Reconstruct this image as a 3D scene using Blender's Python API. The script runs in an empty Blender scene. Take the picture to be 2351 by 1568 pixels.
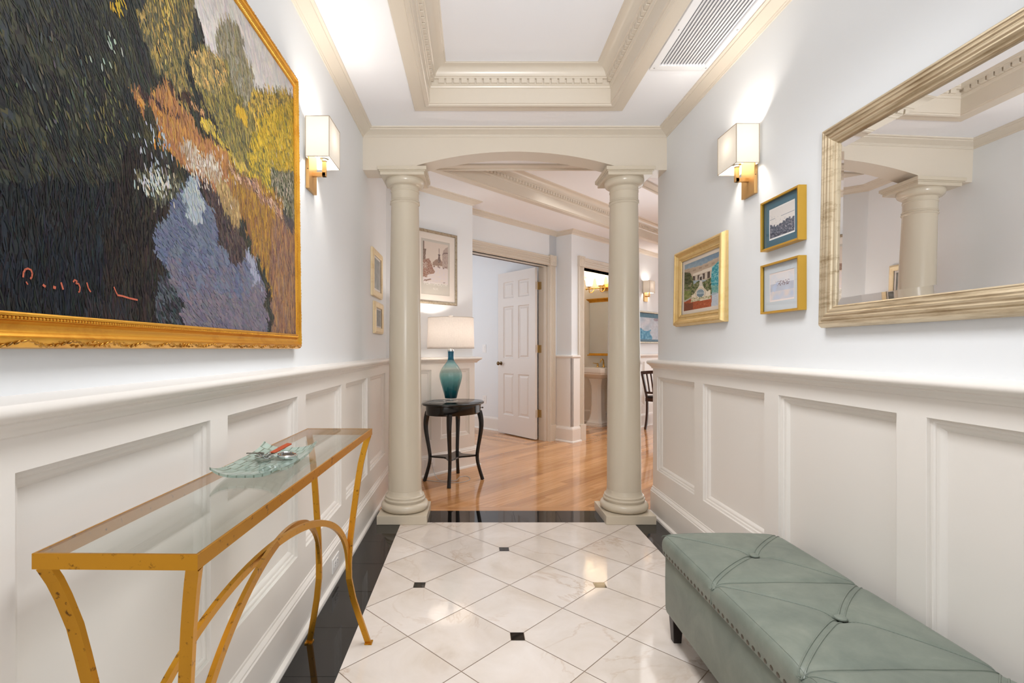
import bpy, bmesh, math, random
from mathutils import Vector, Matrix, noise
random.seed(7)
PI = math.pi
R2 = math.sqrt(0.5)
COL = bpy.context.scene.collection

# ------------------------------------------------------------------ helpers
def lin(c):
    c = c / 255.0
    return c / 12.92 if c <= 0.04045 else ((c + 0.055) / 1.055) ** 2.4
def srgb(r, g, b, a=1.0):
    return (lin(r), lin(g), lin(b), a)

def wloc(o):
    v = Vector((0, 0, 0))
    while o is not None:
        v = v + o.location
        o = o.parent
    return v

class MB:
    """collects polygons and links them as one mesh object"""
    def __init__(self, M=None):
        self.v = []; self.f = []; self.m = []; self.c = {}
        self.M = M if M is not None else Matrix.Identity(4)
    def add(self, vs, fs, mat=0, col=None):
        b = len(self.v)
        for p in vs:
            self.v.append(self.M @ Vector(p))
        for f in fs:
            if col is not None:
                self.c[len(self.f)] = col
            self.f.append([b + i for i in f]); self.m.append(mat)
        return b
    def box(self, x0, x1, y0, y1, z0, z1, mat=0):
        vs = [(x0,y0,z0),(x1,y0,z0),(x1,y1,z0),(x0,y1,z0),(x0,y0,z1),(x1,y0,z1),(x1,y1,z1),(x0,y1,z1)]
        self.add(vs, [(0,3,2,1),(4,5,6,7),(0,1,5,4),(1,2,6,5),(2,3,7,6),(3,0,4,7)], mat)
    def poly(self, pts, mat=0, col=None):
        self.add(pts, [tuple(range(len(pts)))], mat, col)
    def prism(self, pts, h0, h1, mat=0):
        """polygon pts (x,y) extruded from h0 to h1"""
        n = len(pts)
        vs = [(p[0], p[1], h0) for p in pts] + [(p[0], p[1], h1) for p in pts]
        fs = [tuple(range(n))[::-1], tuple(range(n, 2*n))]
        fs += [(i, (i+1) % n, n + (i+1) % n, n + i) for i in range(n)]
        self.add(vs, fs, mat)
    def sweep(self, prof, path, closed=False, sign=1, mat=0, cap=True):
        n = len(path); P = [Vector((p[0], p[1])) for p in path]
        ms = []
        for i in range(n):
            d0 = d1 = None
            if closed or i > 0: d0 = (P[i] - P[i-1]).normalized()
            if closed or i < n-1: d1 = (P[(i+1) % n] - P[i]).normalized()
            if d0 is None: d0 = d1
            if d1 is None: d1 = d0
            n0 = Vector((-d0.y, d0.x)); n1 = Vector((-d1.y, d1.x))
            ms.append((n0 + n1) / max(0.2, 1 + n0.dot(n1)) * sign)
        k = len(prof); vs = []
        for i in range(n):
            for (d, h) in prof:
                q = P[i] + ms[i] * d
                vs.append((q.x, q.y, h))
        fs = []
        for i in range(n if closed else n-1):
            j = (i+1) % n
            for a in range(k-1):
                fs.append((i*k+a, j*k+a, j*k+a+1, i*k+a+1))
        if not closed and cap:
            fs.append(tuple(range(k))); fs.append(tuple((n-1)*k + a for a in range(k))[::-1])
        self.add(vs, fs, mat)
    def lathe(self, prof, c=(0,0,0), seg=32, mat=0, rmod=None, axis=None):
        vs = []; fs = []; n = len(prof)
        for s in range(seg):
            a = 2*PI*s/seg
            for (r, z) in prof:
                rr = r * (rmod(a, z) if rmod else 1)
                p = Vector((rr*math.cos(a), rr*math.sin(a), z))
                if axis is not None: p = axis @ p
                vs.append(p + Vector(c))
        for s in range(seg):
            t = (s+1) % seg
            for i in range(n-1):
                fs.append((s*n+i, t*n+i, t*n+i+1, s*n+i+1))
        if prof[0][0] > 1e-6: fs.append(tuple(s*n for s in range(seg))[::-1])
        if prof[-1][0] > 1e-6: fs.append(tuple(s*n+n-1 for s in range(seg)))
        self.add(vs, fs, mat)
    def ring(self, pts, radii, seg=8, closed=False, mat=0, ref=None, rect=None):
        """tube (or rect section (w,h)) along 3D pts"""
        P = [Vector(p) for p in pts]; n = len(P)
        if not hasattr(radii, '__len__'): radii = [radii]*n
        vs = []; up = None; k = 4 if rect else seg
        for i in range(n):
            a = P[i-1] if (i > 0 or closed) else P[i]
            b = P[(i+1) % n] if (i < n-1 or closed) else P[i]
            t = (b - a).normalized()
            if ref is not None:
                u = Vector(ref)
            elif up is None:
                u = Vector((0,0,1)) if abs(t.z) < 0.9 else Vector((1,0,0))
            else:
                u = up
            u = (u - t*u.dot(t)).normalized(); w = t.cross(u); up = u
            if rect:
                hw, hh = rect[0]/2*radii[i], rect[1]/2*radii[i]
                for (x, y) in ((-hw,-hh),(hw,-hh),(hw,hh),(-hw,hh)):
                    vs.append(P[i] + w*x + u*y)
            else:
                for s in range(seg):
                    an = 2*PI*s/seg
                    vs.append(P[i] + (w*math.cos(an) + u*math.sin(an))*radii[i])
        fs = []
        for i in range(n if closed else n-1):
            j = (i+1) % n
            for s in range(k):
                q = (s+1) % k
                fs.append((i*k+s, i*k+q, j*k+q, j*k+s))
        if not closed:
            fs.append(tuple(range(k))[::-1]); fs.append(tuple((n-1)*k+s for s in range(k)))
        self.add(vs, fs, mat)
    def ball(self, c, r, seg=10, rings=6, sc=(1,1,1), rot=None, mat=0):
        c = Vector(c); vs = []; fs = []
        def q(p):
            p = Vector((p[0]*sc[0]*r, p[1]*sc[1]*r, p[2]*sc[2]*r))
            if rot is not None: p = rot @ p
            return c + p
        vs.append(q((0,0,-1)))
        for i in range(1, rings):
            ph = -PI/2 + PI*i/rings
            for s in range(seg):
                a = 2*PI*s/seg
                vs.append(q((math.cos(ph)*math.cos(a), math.cos(ph)*math.sin(a), math.sin(ph))))
        vs.append(q((0,0,1))); top = len(vs)-1
        for s in range(seg):
            fs.append((0, 1+(s+1) % seg, 1+s))
            fs.append((top, top-seg+s, top-seg+(s+1) % seg))
        for i in range(rings-2):
            for s in range(seg):
                a = 1+i*seg+s; b = 1+i*seg+(s+1) % seg
                fs.append((a, b, b+seg, a+seg))
        self.add(vs, fs, mat)
    def loft(self, loops, mat=0, cap=True):
        n = len(loops[0]); vs = [p for L in loops for p in L]; fs = []
        for i in range(len(loops)-1):
            for s in range(n):
                q = (s+1) % n
                fs.append((i*n+s, i*n+q, (i+1)*n+q, (i+1)*n+s))
        if cap:
            fs.append(tuple(range(n))[::-1]); fs.append(tuple((len(loops)-1)*n+s for s in range(n)))
        self.add(vs, fs, mat)
    def build(self, name, mats, parent=None, smooth=False, bevel=0, ang=35, seg=2, origin=None, recalc=True):
        if not isinstance(mats, (list, tuple)): mats = [mats]
        if parent is not None:
            off = wloc(parent); loc = Vector((0,0,0))
        else:
            if origin is not None:
                off = Vector(origin)
            else:
                xs = [v.x for v in self.v]; ys = [v.y for v in self.v]; zs = [v.z for v in self.v]
                off = Vector(((min(xs)+max(xs))/2, (min(ys)+max(ys))/2, min(zs)))
            loc = off
        me = bpy.data.meshes.new(name)
        me.from_pydata([tuple(v - off) for v in self.v], [], self.f)
        for m in mats: me.materials.append(m)
        me.polygons.foreach_set('material_index', self.m)
        if recalc or bevel:
            bm = bmesh.new(); bm.from_mesh(me)
            if recalc: bmesh.ops.recalc_face_normals(bm, faces=bm.faces[:])
            if bevel:
                es = [e for e in bm.edges if len(e.link_faces) == 2 and e.calc_face_angle(0) > 0.5]
                bmesh.ops.bevel(bm, geom=es, offset=bevel, segments=seg, affect='EDGES', clamp_overlap=True, profile=0.5)
            bm.to_mesh(me); bm.free()
        if self.c:
            at = me.color_attributes.new('Col', 'FLOAT_COLOR', 'CORNER')
            for pi, p in enumerate(me.polygons):
                c = self.c.get(pi, (0.5,0.5,0.5,1))
                for li in p.loop_indices: at.data[li].color = c
        if smooth:
            me.polygons.foreach_set('use_smooth', [True]*len(me.polygons))
            me.set_sharp_from_angle(angle=math.radians(ang))
        me.update()
        o = bpy.data.objects.new(name, me); COL.objects.link(o)
        o.location = loc
        if parent is not None: o.parent = parent
        return o

def tag(o, label=None, cat=None, group=None, kind=None):
    if label: o['label'] = label
    if cat: o['category'] = cat
    if group: o['group'] = group
    if kind: o['kind'] = kind
    return o
def thing(name, loc, label, cat, group=None, kind=None):
    o = bpy.data.objects.new(name, None); COL.objects.link(o)
    o.location = loc; o.empty_display_size = 0.1
    return tag(o, label, cat, group, kind)
def struct(o):
    o['kind'] = 'structure'; return o

def MAT(ax, up, n, o):
    """matrix whose local x,y,z run along ax, up, n from origin o"""
    ax, up, n, o = Vector(ax), Vector(up), Vector(n), Vector(o)
    return Matrix(((ax.x,up.x,n.x,o.x),(ax.y,up.y,n.y,o.y),(ax.z,up.z,n.z,o.z),(0,0,0,1)))
def ST(s, t, z=0.0):
    return ((s-t)*R2, (s+t)*R2, z)
MST = Matrix.Rotation(PI/4, 4, 'Z')           # local x = s, local y = t
def XY(s, t):
    return ((s-t)*R2, (s+t)*R2)

# ------------------------------------------------------------------ materials
class N:
    def __init__(self, name):
        self.mat = bpy.data.materials.new(name); self.mat.use_nodes = True
        self.t = self.mat.node_tree; self.t.nodes.clear()
        self.out = self.t.nodes.new('ShaderNodeOutputMaterial')
    def n(self, ty, **kw):
        nd = self.t.nodes.new('ShaderNode' + ty)
        for k, v in kw.items():
            if k.startswith('i_'):
                key = k[2:]
                key = int(key) if key.isdigit() else key.replace('_', ' ')
                nd.inputs[key].default_value = v
            else:
                setattr(nd, k, v)
        return nd
    def l(self, a, b): self.t.links.new(a, b)
    def ramp(self, fac, stops):
        r = self.n('ValToRGB'); e = r.color_ramp.elements
        while len(e) < len(stops): e.new(0.5)
        for el, (p, c) in zip(e, stops): el.position = p; el.color = c
        self.l(fac, r.inputs[0]); return r.outputs[0]
    def bsdf(self, color=None, rough=0.5, metal=0.0, spec=0.5, coat=0.0, coat_rough=0.05, surf=True):
        b = self.n('BsdfPrincipled')
        if color is not None:
            if isinstance(color, tuple): b.inputs['Base Color'].default_value = color
            else: self.l(color, b.inputs['Base Color'])
        if isinstance(rough, (int, float)): b.inputs['Roughness'].default_value = rough
        else: self.l(rough, b.inputs['Roughness'])
        b.inputs['Metallic'].default_value = metal
        b.inputs['Specular IOR Level'].default_value = spec
        b.inputs['Coat Weight'].default_value = coat
        b.inputs['Coat Roughness'].default_value = coat_rough
        if surf: self.l(b.outputs[0], self.out.inputs[0])
        self.b = b; return b
    def coord(self, scale=(1,1,1), rot=(0,0,0), gen='Object'):
        tc = self.n('TexCoord'); src = tc.outputs[gen]
        if rot != (0,0,0):
            m = self.n('Mapping'); m.inputs['Rotation'].default_value = rot; self.l(src, m.inputs[0]); src = m.outputs[0]
        m = self.n('Mapping'); m.inputs['Scale'].default_value = scale; self.l(src, m.inputs[0])
        return m.outputs[0]
    def noise(self, vec, scale, detail=4, rough=0.5, dist=0.0):
        t = self.n('TexNoise'); t.inputs['Scale'].default_value = scale; t.inputs['Detail'].default_value = detail
        t.inputs['Roughness'].default_value = rough; t.inputs['Distortion'].default_value = dist
        if vec is not None: self.l(vec, t.inputs['Vector'])
        return t.outputs[0]
    def mix(self, fac, a, b, mode='MIX'):
        m = self.n('Mix', data_type='RGBA', blend_type=mode)
        for sock, v in ((m.inputs[0], fac), (m.inputs[6], a), (m.inputs[7], b)):
            if isinstance(v, (tuple, float, int)): sock.default_value = v
            else: self.l(v, sock)
        return m.outputs[2]
    def bump(self, h, strength=0.1, dist=0.01):
        b = self.n('Bump'); b.inputs['Strength'].default_value = strength; b.inputs['Distance'].default_value = dist
        self.l(h, b.inputs['Height']); self.l(b.outputs[0], self.b.inputs['Normal'])

def paint(name, rgb, rough, var=0.02, bump=0.03, scale=60, spec=0.5):
    n = N(name); v = n.coord()
    f = n.noise(v, 1.3, 3)
    dark = tuple(c*(1-var) for c in rgb[:3]) + (1,)
    n.bsdf(n.mix(f, rgb, dark), rough, spec=spec)
    if bump: n.bump(n.noise(v, scale, 3), bump, 0.002)
    return n.mat

WALL = paint('wall_paint', srgb(231, 234, 237), 0.6, 0.01, 0.04, 140, 0.3)
CEIL = paint('ceiling_paint', srgb(243, 244, 248), 0.7, 0.01, 0.02, 140, 0.25)
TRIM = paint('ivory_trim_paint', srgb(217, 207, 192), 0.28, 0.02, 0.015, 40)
TRIMB = paint('trim_paint_shaded', srgb(204, 193, 174), 0.24, 0.02, 0.015, 40)  # same trim paint, darkened: the columns' shade is put into the colour
TRIMW = paint('trim_paint_lit', srgb(233, 228, 222), 0.3, 0.02, 0.015, 40)  # same trim paint, lightened: the wainscot's brighter light is put into the colour
DOORW = paint('door_white_paint', srgb(228, 222, 217), 0.35, 0.02, 0.015, 40)
PLASTIC = paint('white_plastic', srgb(238, 236, 234), 0.35, 0.01, 0, 1)
VENTW = paint('vent_white_enamel', srgb(238, 238, 240), 0.4, 0.01, 0, 1)
PORC = paint('porcelain', srgb(240, 236, 230), 0.08, 0.01, 0, 1)
DARK = paint('shadow_black', (0.01, 0.01, 0.01, 1), 0.6, 0.0, 0, 1)

def marble():
    n = N('cream_marble'); v = n.coord()
    g = n.n('NewGeometry'); rnd = g.outputs['Random Per Island']
    add = n.n('VectorMath', operation='ADD'); comb = n.n('CombineXYZ')
    sc = n.n('Math', operation='MULTIPLY'); sc.inputs[1].default_value = 37.0; n.l(rnd, sc.inputs[0])
    n.l(sc.outputs[0], comb.inputs[0]); n.l(sc.outputs[0], comb.inputs[2]); n.l(v, add.inputs[0]); n.l(comb.outputs[0], add.inputs[1])
    p = add.outputs[0]
    cl = n.noise(p, 3.5, 6, 0.6, 0.6)
    base = n.ramp(cl, [(0.25, srgb(200, 187, 174)), (0.45, srgb(214, 204, 195)), (0.62, srgb(220, 211, 204)), (0.8, srgb(226, 219, 213))])
    vn = n.noise(p, 2.2, 6, 0.58, 0.8)
    vein = n.ramp(vn, [(0.484, (0,0,0,1)), (0.5, (1,1,1,1)), (0.516, (0,0,0,1))])
    patch = n.ramp(n.noise(p, 2.0, 2), [(0.45, (0,0,0,1)), (0.66, (0.42,0.42,0.42,1))])
    vf = n.n('Math', operation='MULTIPLY'); n.l(vein, vf.inputs[0]); n.l(patch, vf.inputs[1])
    c = n.mix(vf.outputs[0], base, srgb(172, 138, 104))
    tone = n.ramp(rnd, [(0.0, (0.93,0.92,0.91,1)), (1.0, (1,1,1,1))])
    n.bsdf(n.mix(1.0, c, tone, 'MULTIPLY'), 0.07, spec=0.5)
    return n.mat
MARBLE = marble()
def granite():
    n = N('black_granite'); v = n.coord()
    f = n.noise(v, 420, 2, 0.7)
    c = n.ramp(f, [(0.55, srgb(15, 14, 14)), (0.75, srgb(40, 37, 35))])
    n.bsdf(c, 0.045, spec=0.55); return n.mat
GRANITE = granite()
GROUT = paint('grout', srgb(150, 130, 112), 0.8, 0.05, 0, 1)
GROUTD = paint('dark_grout', srgb(58, 54, 50), 0.8, 0.05, 0, 1)
def oak(name, rot):
    n = N(name)
    v = n.coord((1.2, 26, 26), (0, 0, -rot))
    g = n.n('NewGeometry'); rnd = g.outputs['Random Per Island']
    add = n.n('VectorMath', operation='ADD'); comb = n.n('CombineXYZ')
    sc = n.n('Math', operation='MULTIPLY'); sc.inputs[1].default_value = 53.0; n.l(rnd, sc.inputs[0])
    n.l(sc.outputs[0], comb.inputs[0]); n.l(sc.outputs[0], comb.inputs[1]); n.l(v, add.inputs[0]); n.l(comb.outputs[0], add.inputs[1])
    f = n.noise(add.outputs[0], 1.6, 6, 0.6, 0.5)
    c = n.ramp(f, [(0.25, srgb(184, 128, 78)), (0.5, srgb(212, 158, 106)), (0.75, srgb(228, 180, 128))])
    tone = n.ramp(rnd, [(0.0, (0.66,0.58,0.52,1)), (0.45, (0.9,0.86,0.83,1)), (1.0, (1.08,1.06,1.05,1))])
    n.bsdf(n.mix(1.0, c, tone, 'MULTIPLY'), 0.13, spec=0.5, coat=0.35, coat_rough=0.08)
    return n.mat
OAK = oak('honey_oak', PI/4)
OAKT = oak('honey_oak_cross', -PI/4)
OAKX = oak('honey_oak_border', 0)

def metal(name, rgb, rough, m=1.0, var=None, vscale=30, stretch=(1,1,1), bump=0.0):
    n = N(name); v = n.coord(stretch)
    if var is None: n.bsdf(rgb, rough, m)
    else:
        f = n.noise(v, vscale, 5, 0.65)
        n.bsdf(n.ramp(f, [(0.30, var), (0.40 if name == 'distressed_gold' else 0.52, rgb)]), rough, m)
        if bump: n.bump(f, bump, 0.002)
    return n.mat
GOLDLEAF = metal('gold_leaf', srgb(226, 168, 62), 0.36, 0.85, srgb(204, 140, 44), 12, bump=0.05)
GOLDCARV = metal('antiqued_gold', srgb(196, 142, 58), 0.42, 0.8, srgb(120, 84, 36), 40)
GOLDPALE = metal('pale_gold', srgb(230, 200, 140), 0.38, 0.7, srgb(220, 186, 118), 20)
GOLDCREAM = metal('cream_gold', srgb(234, 214, 176), 0.4, 0.4, srgb(222, 196, 150), 20)
GOLDTHIN = metal('brushed_gold', srgb(222, 176, 74), 0.36, 0.8)
GOLDTABLE = metal('distressed_gold', srgb(198, 142, 42), 0.33, 0.85, srgb(96, 62, 28), 60, (1, 1, 1))
CHAMP = metal('champagne_leaf', srgb(208, 192, 164), 0.38, 0.7, srgb(158, 136, 104), 40, (1, 0.12, 1))
SILVERF = metal('silver_leaf', srgb(172, 160, 140), 0.45, 0.6, srgb(128, 112, 88), 60)
BRASS = metal('polished_brass', srgb(212, 172, 98), 0.2)
HINGEB = metal('hinge_brass', srgb(186, 160, 112), 0.35, 0.7)
SATBRASS = metal('satin_brass', srgb(204, 164, 108), 0.4, 0.9)
BRONZE = metal('aged_bronze', srgb(120, 98, 70), 0.32)
CHROME = metal('chrome', srgb(215, 217, 218), 0.12)
NICKEL = metal('antique_nickel', srgb(108, 104, 96), 0.28)
STEEL = metal('mirror_silver', (0.96, 0.965, 0.97, 1), 0.0)

def outer_fresnel(n, ior):
    # the same reflectance on both faces of a thin pane
    g = n.n('NewGeometry'); mr = n.n('MapRange'); mr.inputs[3].default_value = ior; mr.inputs[4].default_value = 1.0/ior
    n.l(g.outputs['Backfacing'], mr.inputs[0]); fr = n.n('Fresnel'); n.l(mr.outputs[0], fr.inputs[0]); return fr
def glassy(name, tint, refl=0.9, body=None, bodyfac=0.0, ior=1.5, rough=0.0):
    n = N(name)
    tr = n.n('BsdfTransparent'); tr.inputs[0].default_value = tint
    gl = n.n('BsdfGlossy'); gl.inputs['Roughness'].default_value = rough; gl.inputs[0].default_value = (refl, refl, refl, 1)
    fr = outer_fresnel(n, ior)
    inner = tr.outputs[0]
    if body is not None:
        d = n.n('BsdfDiffuse')
        if isinstance(body, tuple): d.inputs[0].default_value = body
        m0 = n.n('MixShader'); m0.inputs[0].default_value = bodyfac
        n.l(tr.outputs[0], m0.inputs[1]); n.l(d.outputs[0], m0.inputs[2]); inner = m0.outputs[0]
    m = n.n('MixShader'); n.l(fr.outputs[0], m.inputs[0]); n.l(inner, m.inputs[1]); n.l(gl.outputs[0], m.inputs[2])
    n.l(m.outputs[0], n.out.inputs[0]); return n.mat
GLASS = glassy('clear_glass', (0.985, 0.99, 0.985, 1))
PICGLASS = glassy('picture_glass', (0.985, 0.985, 0.985, 1), 0.8)
TABLEGLASS = glassy('table_glass', (0.94, 0.96, 0.945, 1))
CRYSTAL = glassy('crystal', (0.93, 0.95, 0.96, 1), 1.0)
def tray_glass():
    n = N('tray_glass'); v = n.coord()
    br = n.n('TexBrick'); n.l(v, br.inputs[0]); br.inputs['Scale'].default_value = 1.0
    br.inputs['Brick Width'].default_value = 0.02; br.inputs['Row Height'].default_value = 0.045; br.inputs['Mortar Size'].default_value = 0.0016
    br.inputs['Color1'].default_value = srgb(196, 214, 204); br.inputs['Color2'].default_value = srgb(178, 200, 190); br.inputs['Mortar'].default_value = srgb(104, 112, 100)
    tr = n.n('BsdfTransparent'); tr.inputs[0].default_value = (0.80, 0.88, 0.84, 1)
    d = n.n('BsdfDiffuse'); n.l(br.outputs[0], d.inputs[0])
    m0 = n.n('MixShader'); m0.inputs[0].default_value = 0.45; n.l(tr.outputs[0], m0.inputs[1]); n.l(d.outputs[0], m0.inputs[2])
    gl = n.n('BsdfGlossy'); gl.inputs['Roughness'].default_value = 0.06
    fr = outer_fresnel(n, 1.45); m = n.n('MixShader'); n.l(fr.outputs[0], m.inputs[0]); n.l(m0.outputs[0], m.inputs[1]); n.l(gl.outputs[0], m.inputs[2])
    n.l(m.outputs[0], n.out.inputs[0]); return n.mat
TRAYGLASS = tray_glass()
def teal():
    n = N('teal_glass'); tc = n.n('TexCoord'); sep = n.n('SeparateXYZ'); n.l(tc.outputs['Object'], sep.inputs[0])
    mr = n.n('MapRange'); mr.inputs[1].default_value = 0.03; mr.inputs[2].default_value = 0.44; n.l(sep.outputs[2], mr.inputs[0])
    c = n.ramp(mr.outputs[0], [(0.0, srgb(24, 96, 112)), (0.16, srgb(66, 146, 156)), (0.42, srgb(160, 204, 206)), (0.62, srgb(226, 238, 237)), (0.74, srgb(150, 206, 216)), (0.82, srgb(58, 152, 176)), (1.0, srgb(40, 136, 164))])
    tr = n.n('BsdfTransparent'); n.l(c, tr.inputs[0])
    d = n.n('BsdfDiffuse'); n.l(c, d.inputs[0]); tl = n.n('BsdfTranslucent'); n.l(c, tl.inputs[0])
    m0 = n.n('MixShader'); m0.inputs[0].default_value = 0.5; n.l(d.outputs[0], m0.inputs[1]); n.l(tl.outputs[0], m0.inputs[2])
    m1 = n.n('MixShader'); m1.inputs[0].default_value = 0.16; n.l(tr.outputs[0], m1.inputs[1]); n.l(m0.outputs[0], m1.inputs[2])
    gl = n.n('BsdfGlossy'); gl.inputs['Roughness'].default_value = 0.03
    fr = outer_fresnel(n, 1.5)
    m = n.n('MixShader'); n.l(fr.outputs[0], m.inputs[0]); n.l(m1.outputs[0], m.inputs[1]); n.l(gl.outputs[0], m.inputs[2])
    n.l(m.outputs[0], n.out.inputs[0]); return n.mat
TEAL = teal()
def shade(name, rgb, fac=0.5, emit=0.0, ecol=(1,0.85,0.65,1), weave=True):
    n = N(name); v = n.coord()
    c = rgb
    if weave:
        f = n.noise(n.coord((60, 60, 700)), 1.0, 2); g = n.noise(n.coord((700, 700, 40)), 1.0, 2)
        mm = n.n('Math', operation='ADD'); n.l(f, mm.inputs[0]); n.l(g, mm.inputs[1])
        h = n.n('Math', operation='MULTIPLY'); h.inputs[1].default_value = 0.5; n.l(mm.outputs[0], h.inputs[0])
        c = n.ramp(h.outputs[0], [(0.35, tuple(x*0.86 for x in rgb[:3])+(1,)), (0.65, rgb)])
    d = n.n('BsdfDiffuse'); t = n.n('BsdfTranslucent')
    for q in (d, t):
        if isinstance(c, tuple): q.inputs[0].default_value = c
        else: n.l(c, q.inputs[0])
    m = n.n('MixShader'); m.inputs[0].default_value = fac; n.l(d.outputs[0], m.inputs[1]); n.l(t.outputs[0], m.inputs[2])
    o = m.outputs[0]
    if emit:
        e = n.n('Emission'); e.inputs[0].default_value = ecol; e.inputs[1].default_value = emit
        a = n.n('AddShader'); n.l(o, a.inputs[0]); n.l(e.outputs[0], a.inputs[1]); o = a.outputs[0]
    n.l(o, n.out.inputs[0]); return n.mat
def emit(name, col, st):
    n = N(name); e = n.n('Emission'); e.inputs[0].default_value = col; e.inputs[1].default_value = st
    n.l(e.outputs[0], n.out.inputs[0]); return n.mat
def artmat(name, rough=0.5, spec=0.3):
    n = N(name); a = n.n('VertexColor'); a.layer_name = 'Col'
    n.bsdf(a.outputs[0], rough, spec=spec); return n.mat
ART = artmat('printed_paper', 0.7, 0.2)
OIL = artmat('oil_paint', 0.5, 0.15)
def leather():
    n = N('sage_leather'); v = n.coord()
    f = n.noise(v, 7, 6, 0.65, 0.4)
    c = n.ramp(f, [(0.28, srgb(98, 107, 99)), (0.55, srgb(114, 122, 112)), (0.8, srgb(130, 136, 125))])
    n.bsdf(c, 0.42, spec=0.5)
    h = n.noise(v, 190, 4, 0.6); n.bump(h, 0.10, 0.002); return n.mat
LEATHER = leather()
SEAM = paint('leather_stitch', srgb(104, 116, 106), 0.5, 0.02, 0, 1)
BLACKW = paint('black_lacquer', srgb(16, 15, 15), 0.16, 0.1, 0, 1)
DARKWOOD = paint('dark_walnut', srgb(62, 34, 22), 0.25, 0.3, 0, 1)
ESPRESSO = paint('espresso_wood', srgb(30, 20, 18), 0.35, 0.2, 0, 1)
MATCREAM = paint('cream_mat_board', srgb(236, 226, 216), 0.8, 0.01, 0, 1)
MATBLUE = paint('slate_blue_mat_board', srgb(62, 104, 122), 0.8, 0.03, 0, 1)
MATGREY = paint('pale_blue_mat_board', srgb(206, 214, 220), 0.8, 0.01, 0, 1)
MATTAUPE = paint('taupe_mat_board', srgb(196, 188, 176), 0.8, 0.01, 0, 1)
MATWHITE = paint('white_bevel_board', srgb(242, 240, 236), 0.8, 0.01, 0, 1)
LETTER = paint('pale_lettering', srgb(240, 236, 228), 0.8, 0.0, 0, 1)
LINER = paint('linen_liner', srgb(226, 214, 200), 0.8, 0.02, 0.1, 300)
ORANGE = paint('orange_nylon', srgb(170, 66, 24), 0.45, 0.1, 0, 1)
CORD = glassy('clear_cord', (0.75, 0.75, 0.75, 1), 0.9, (0.8, 0.8, 0.8, 1), 0.5)
# ------------------------------------------------------------------ the place: measures in metres, +Y down the hall
XL, XR = -0.735, 1.285         # hall walls
YB0, YB1 = 3.35, 3.51          # arched beam
ZC = 2.59                      # ceiling
TW, TD, TDB = 3.514, 3.74, 3.885   # foyer wall, door wall front and back (diagonal frame)
YBACK = -2.4
YEND = TW*2*R2 + XL            # where the left wall meets the foyer wall

# floors -----------------------------------------------------------
def clip(poly, x0, x1, y0, y1):
    def cut(P, inside, inter):
        out = []
        for i in range(len(P)):
            a, b = P[i-1], P[i]
            if inside(b):
                if not inside(a): out.append(inter(a, b))
                out.append(b)
            elif inside(a): out.append(inter(a, b))
        return out
    def ix(x): return lambda a, b: (x, a[1]+(b[1]-a[1])*(x-a[0])/(b[0]-a[0]))
    def iy(y): return lambda a, b: (a[0]+(b[0]-a[0])*(y-a[1])/(b[1]-a[1]), y)
    for ins, it in ((lambda p: p[0] >= x0, ix(x0)), (lambda p: p[0] <= x1, ix(x1)),
                    (lambda p: p[1] >= y0, iy(y0)), (lambda p: p[1] <= y1, iy(y1))):
        poly = cut(poly, ins, it)
        if len(poly) < 3: return []
    return poly
MX0, MX1, MY1, HY0 = -0.4747, 1.05, 3.314, 3.553
fl = MB()
fl.poly([(MX0, YBACK, -0.0012), (MX1, YBACK, -0.0012), (MX1, MY1, -0.0012), (MX0, MY1, -0.0012)], 1)
q = 0.21763; gp = 0.0016; hs = 0.0268
for i in range(-14, 14):
    for j in range(-14, 14):
        cx = 0.1745 + (i - j)*q; cy = 2.0 + (i + j + 1)*q     # tile centre
        # corners: bottom, right, top, left of the diamond
        g = gp*1.414; c = q - g
        pts = []
        def has(ii, jj):
            vx, vy = 0.1745 + (ii-jj)*q, 2.0 + (ii+jj)*q
            return ii % 2 == 0 and jj % 2 == 0 and MX0+0.06 < vx < MX1-0.06 and vy < MY1-0.06
        for (dx, dy, ii, jj) in ((0,-1,i,j),(1,0,i+1,j),(0,1,i+1,j+1),(-1,0,i,j+1)):
            if has(ii, jj):
                k = q - hs - gp
                h = c - k
                if dy: pts += [(cx-h, cy-k), (cx+h, cy-k)] if dy < 0 else [(cx+h, cy+k), (cx-h, cy+k)]
                else: pts += [(cx+k, cy-h), (cx+k, cy+h)] if dx > 0 else [(cx-k, cy+h), (cx-k, cy-h)]
            else:
                pts.append((cx + dx*c, cy + dy*c))
        P = clip(pts, MX0, MX1, YBACK, MY1)
        if P: fl.poly([(x, y, 0.0) for x, y in P], 0)
        if has(i, j):
            vx, vy = 0.1745 + (i-j)*q, 2.0 + (i+j)*q
            P = clip([(vx-hs,vy-hs),(vx+hs,vy-hs),(vx+hs,vy+hs),(vx-hs,vy+hs)], MX0, MX1, YBACK, MY1)
            if P: fl.poly([(x, y, 0.0) for x, y in P], 2)
struct(fl.build('floor', [MARBLE, GROUT, GRANITE], recalc=False))
fb = MB()
g = 0.0009
def tiles(x0, x1, ys, horiz=False):
    for a, b in zip(ys[:-1], ys[1:]):
        if horiz: fb.poly([(a+g, x0, 0), (b-g, x0, 0), (b-g, x1, 0), (a+g, x1, 0)], 0)
        else: fb.poly([(x0, a+g, 0), (x1, a+g, 0), (x1, b-g, 0), (x0, b-g, 0)], 0)
ys = [YBACK] + [1.755 + 0.308*k for k in range(-10, 6)] + [HY0]
tiles(XL-0.05, MX0, ys); tiles(MX1, XR+0.1, ys)
tiles(MY1, HY0, [MX0] + [-0.027 + 0.304*k for k in range(-1, 4)] + [MX1], True)
for (x0, x1, y0, y1) in ((XL-0.05, MX0, YBACK, HY0), (MX1, XR+0.1, YBACK, HY0), (MX0, MX1, MY1, HY0)):
    fb.poly([(x0,y0,-0.0012),(x1,y0,-0.0012),(x1,y1,-0.0012),(x0,y1,-0.0012)], 1)
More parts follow.
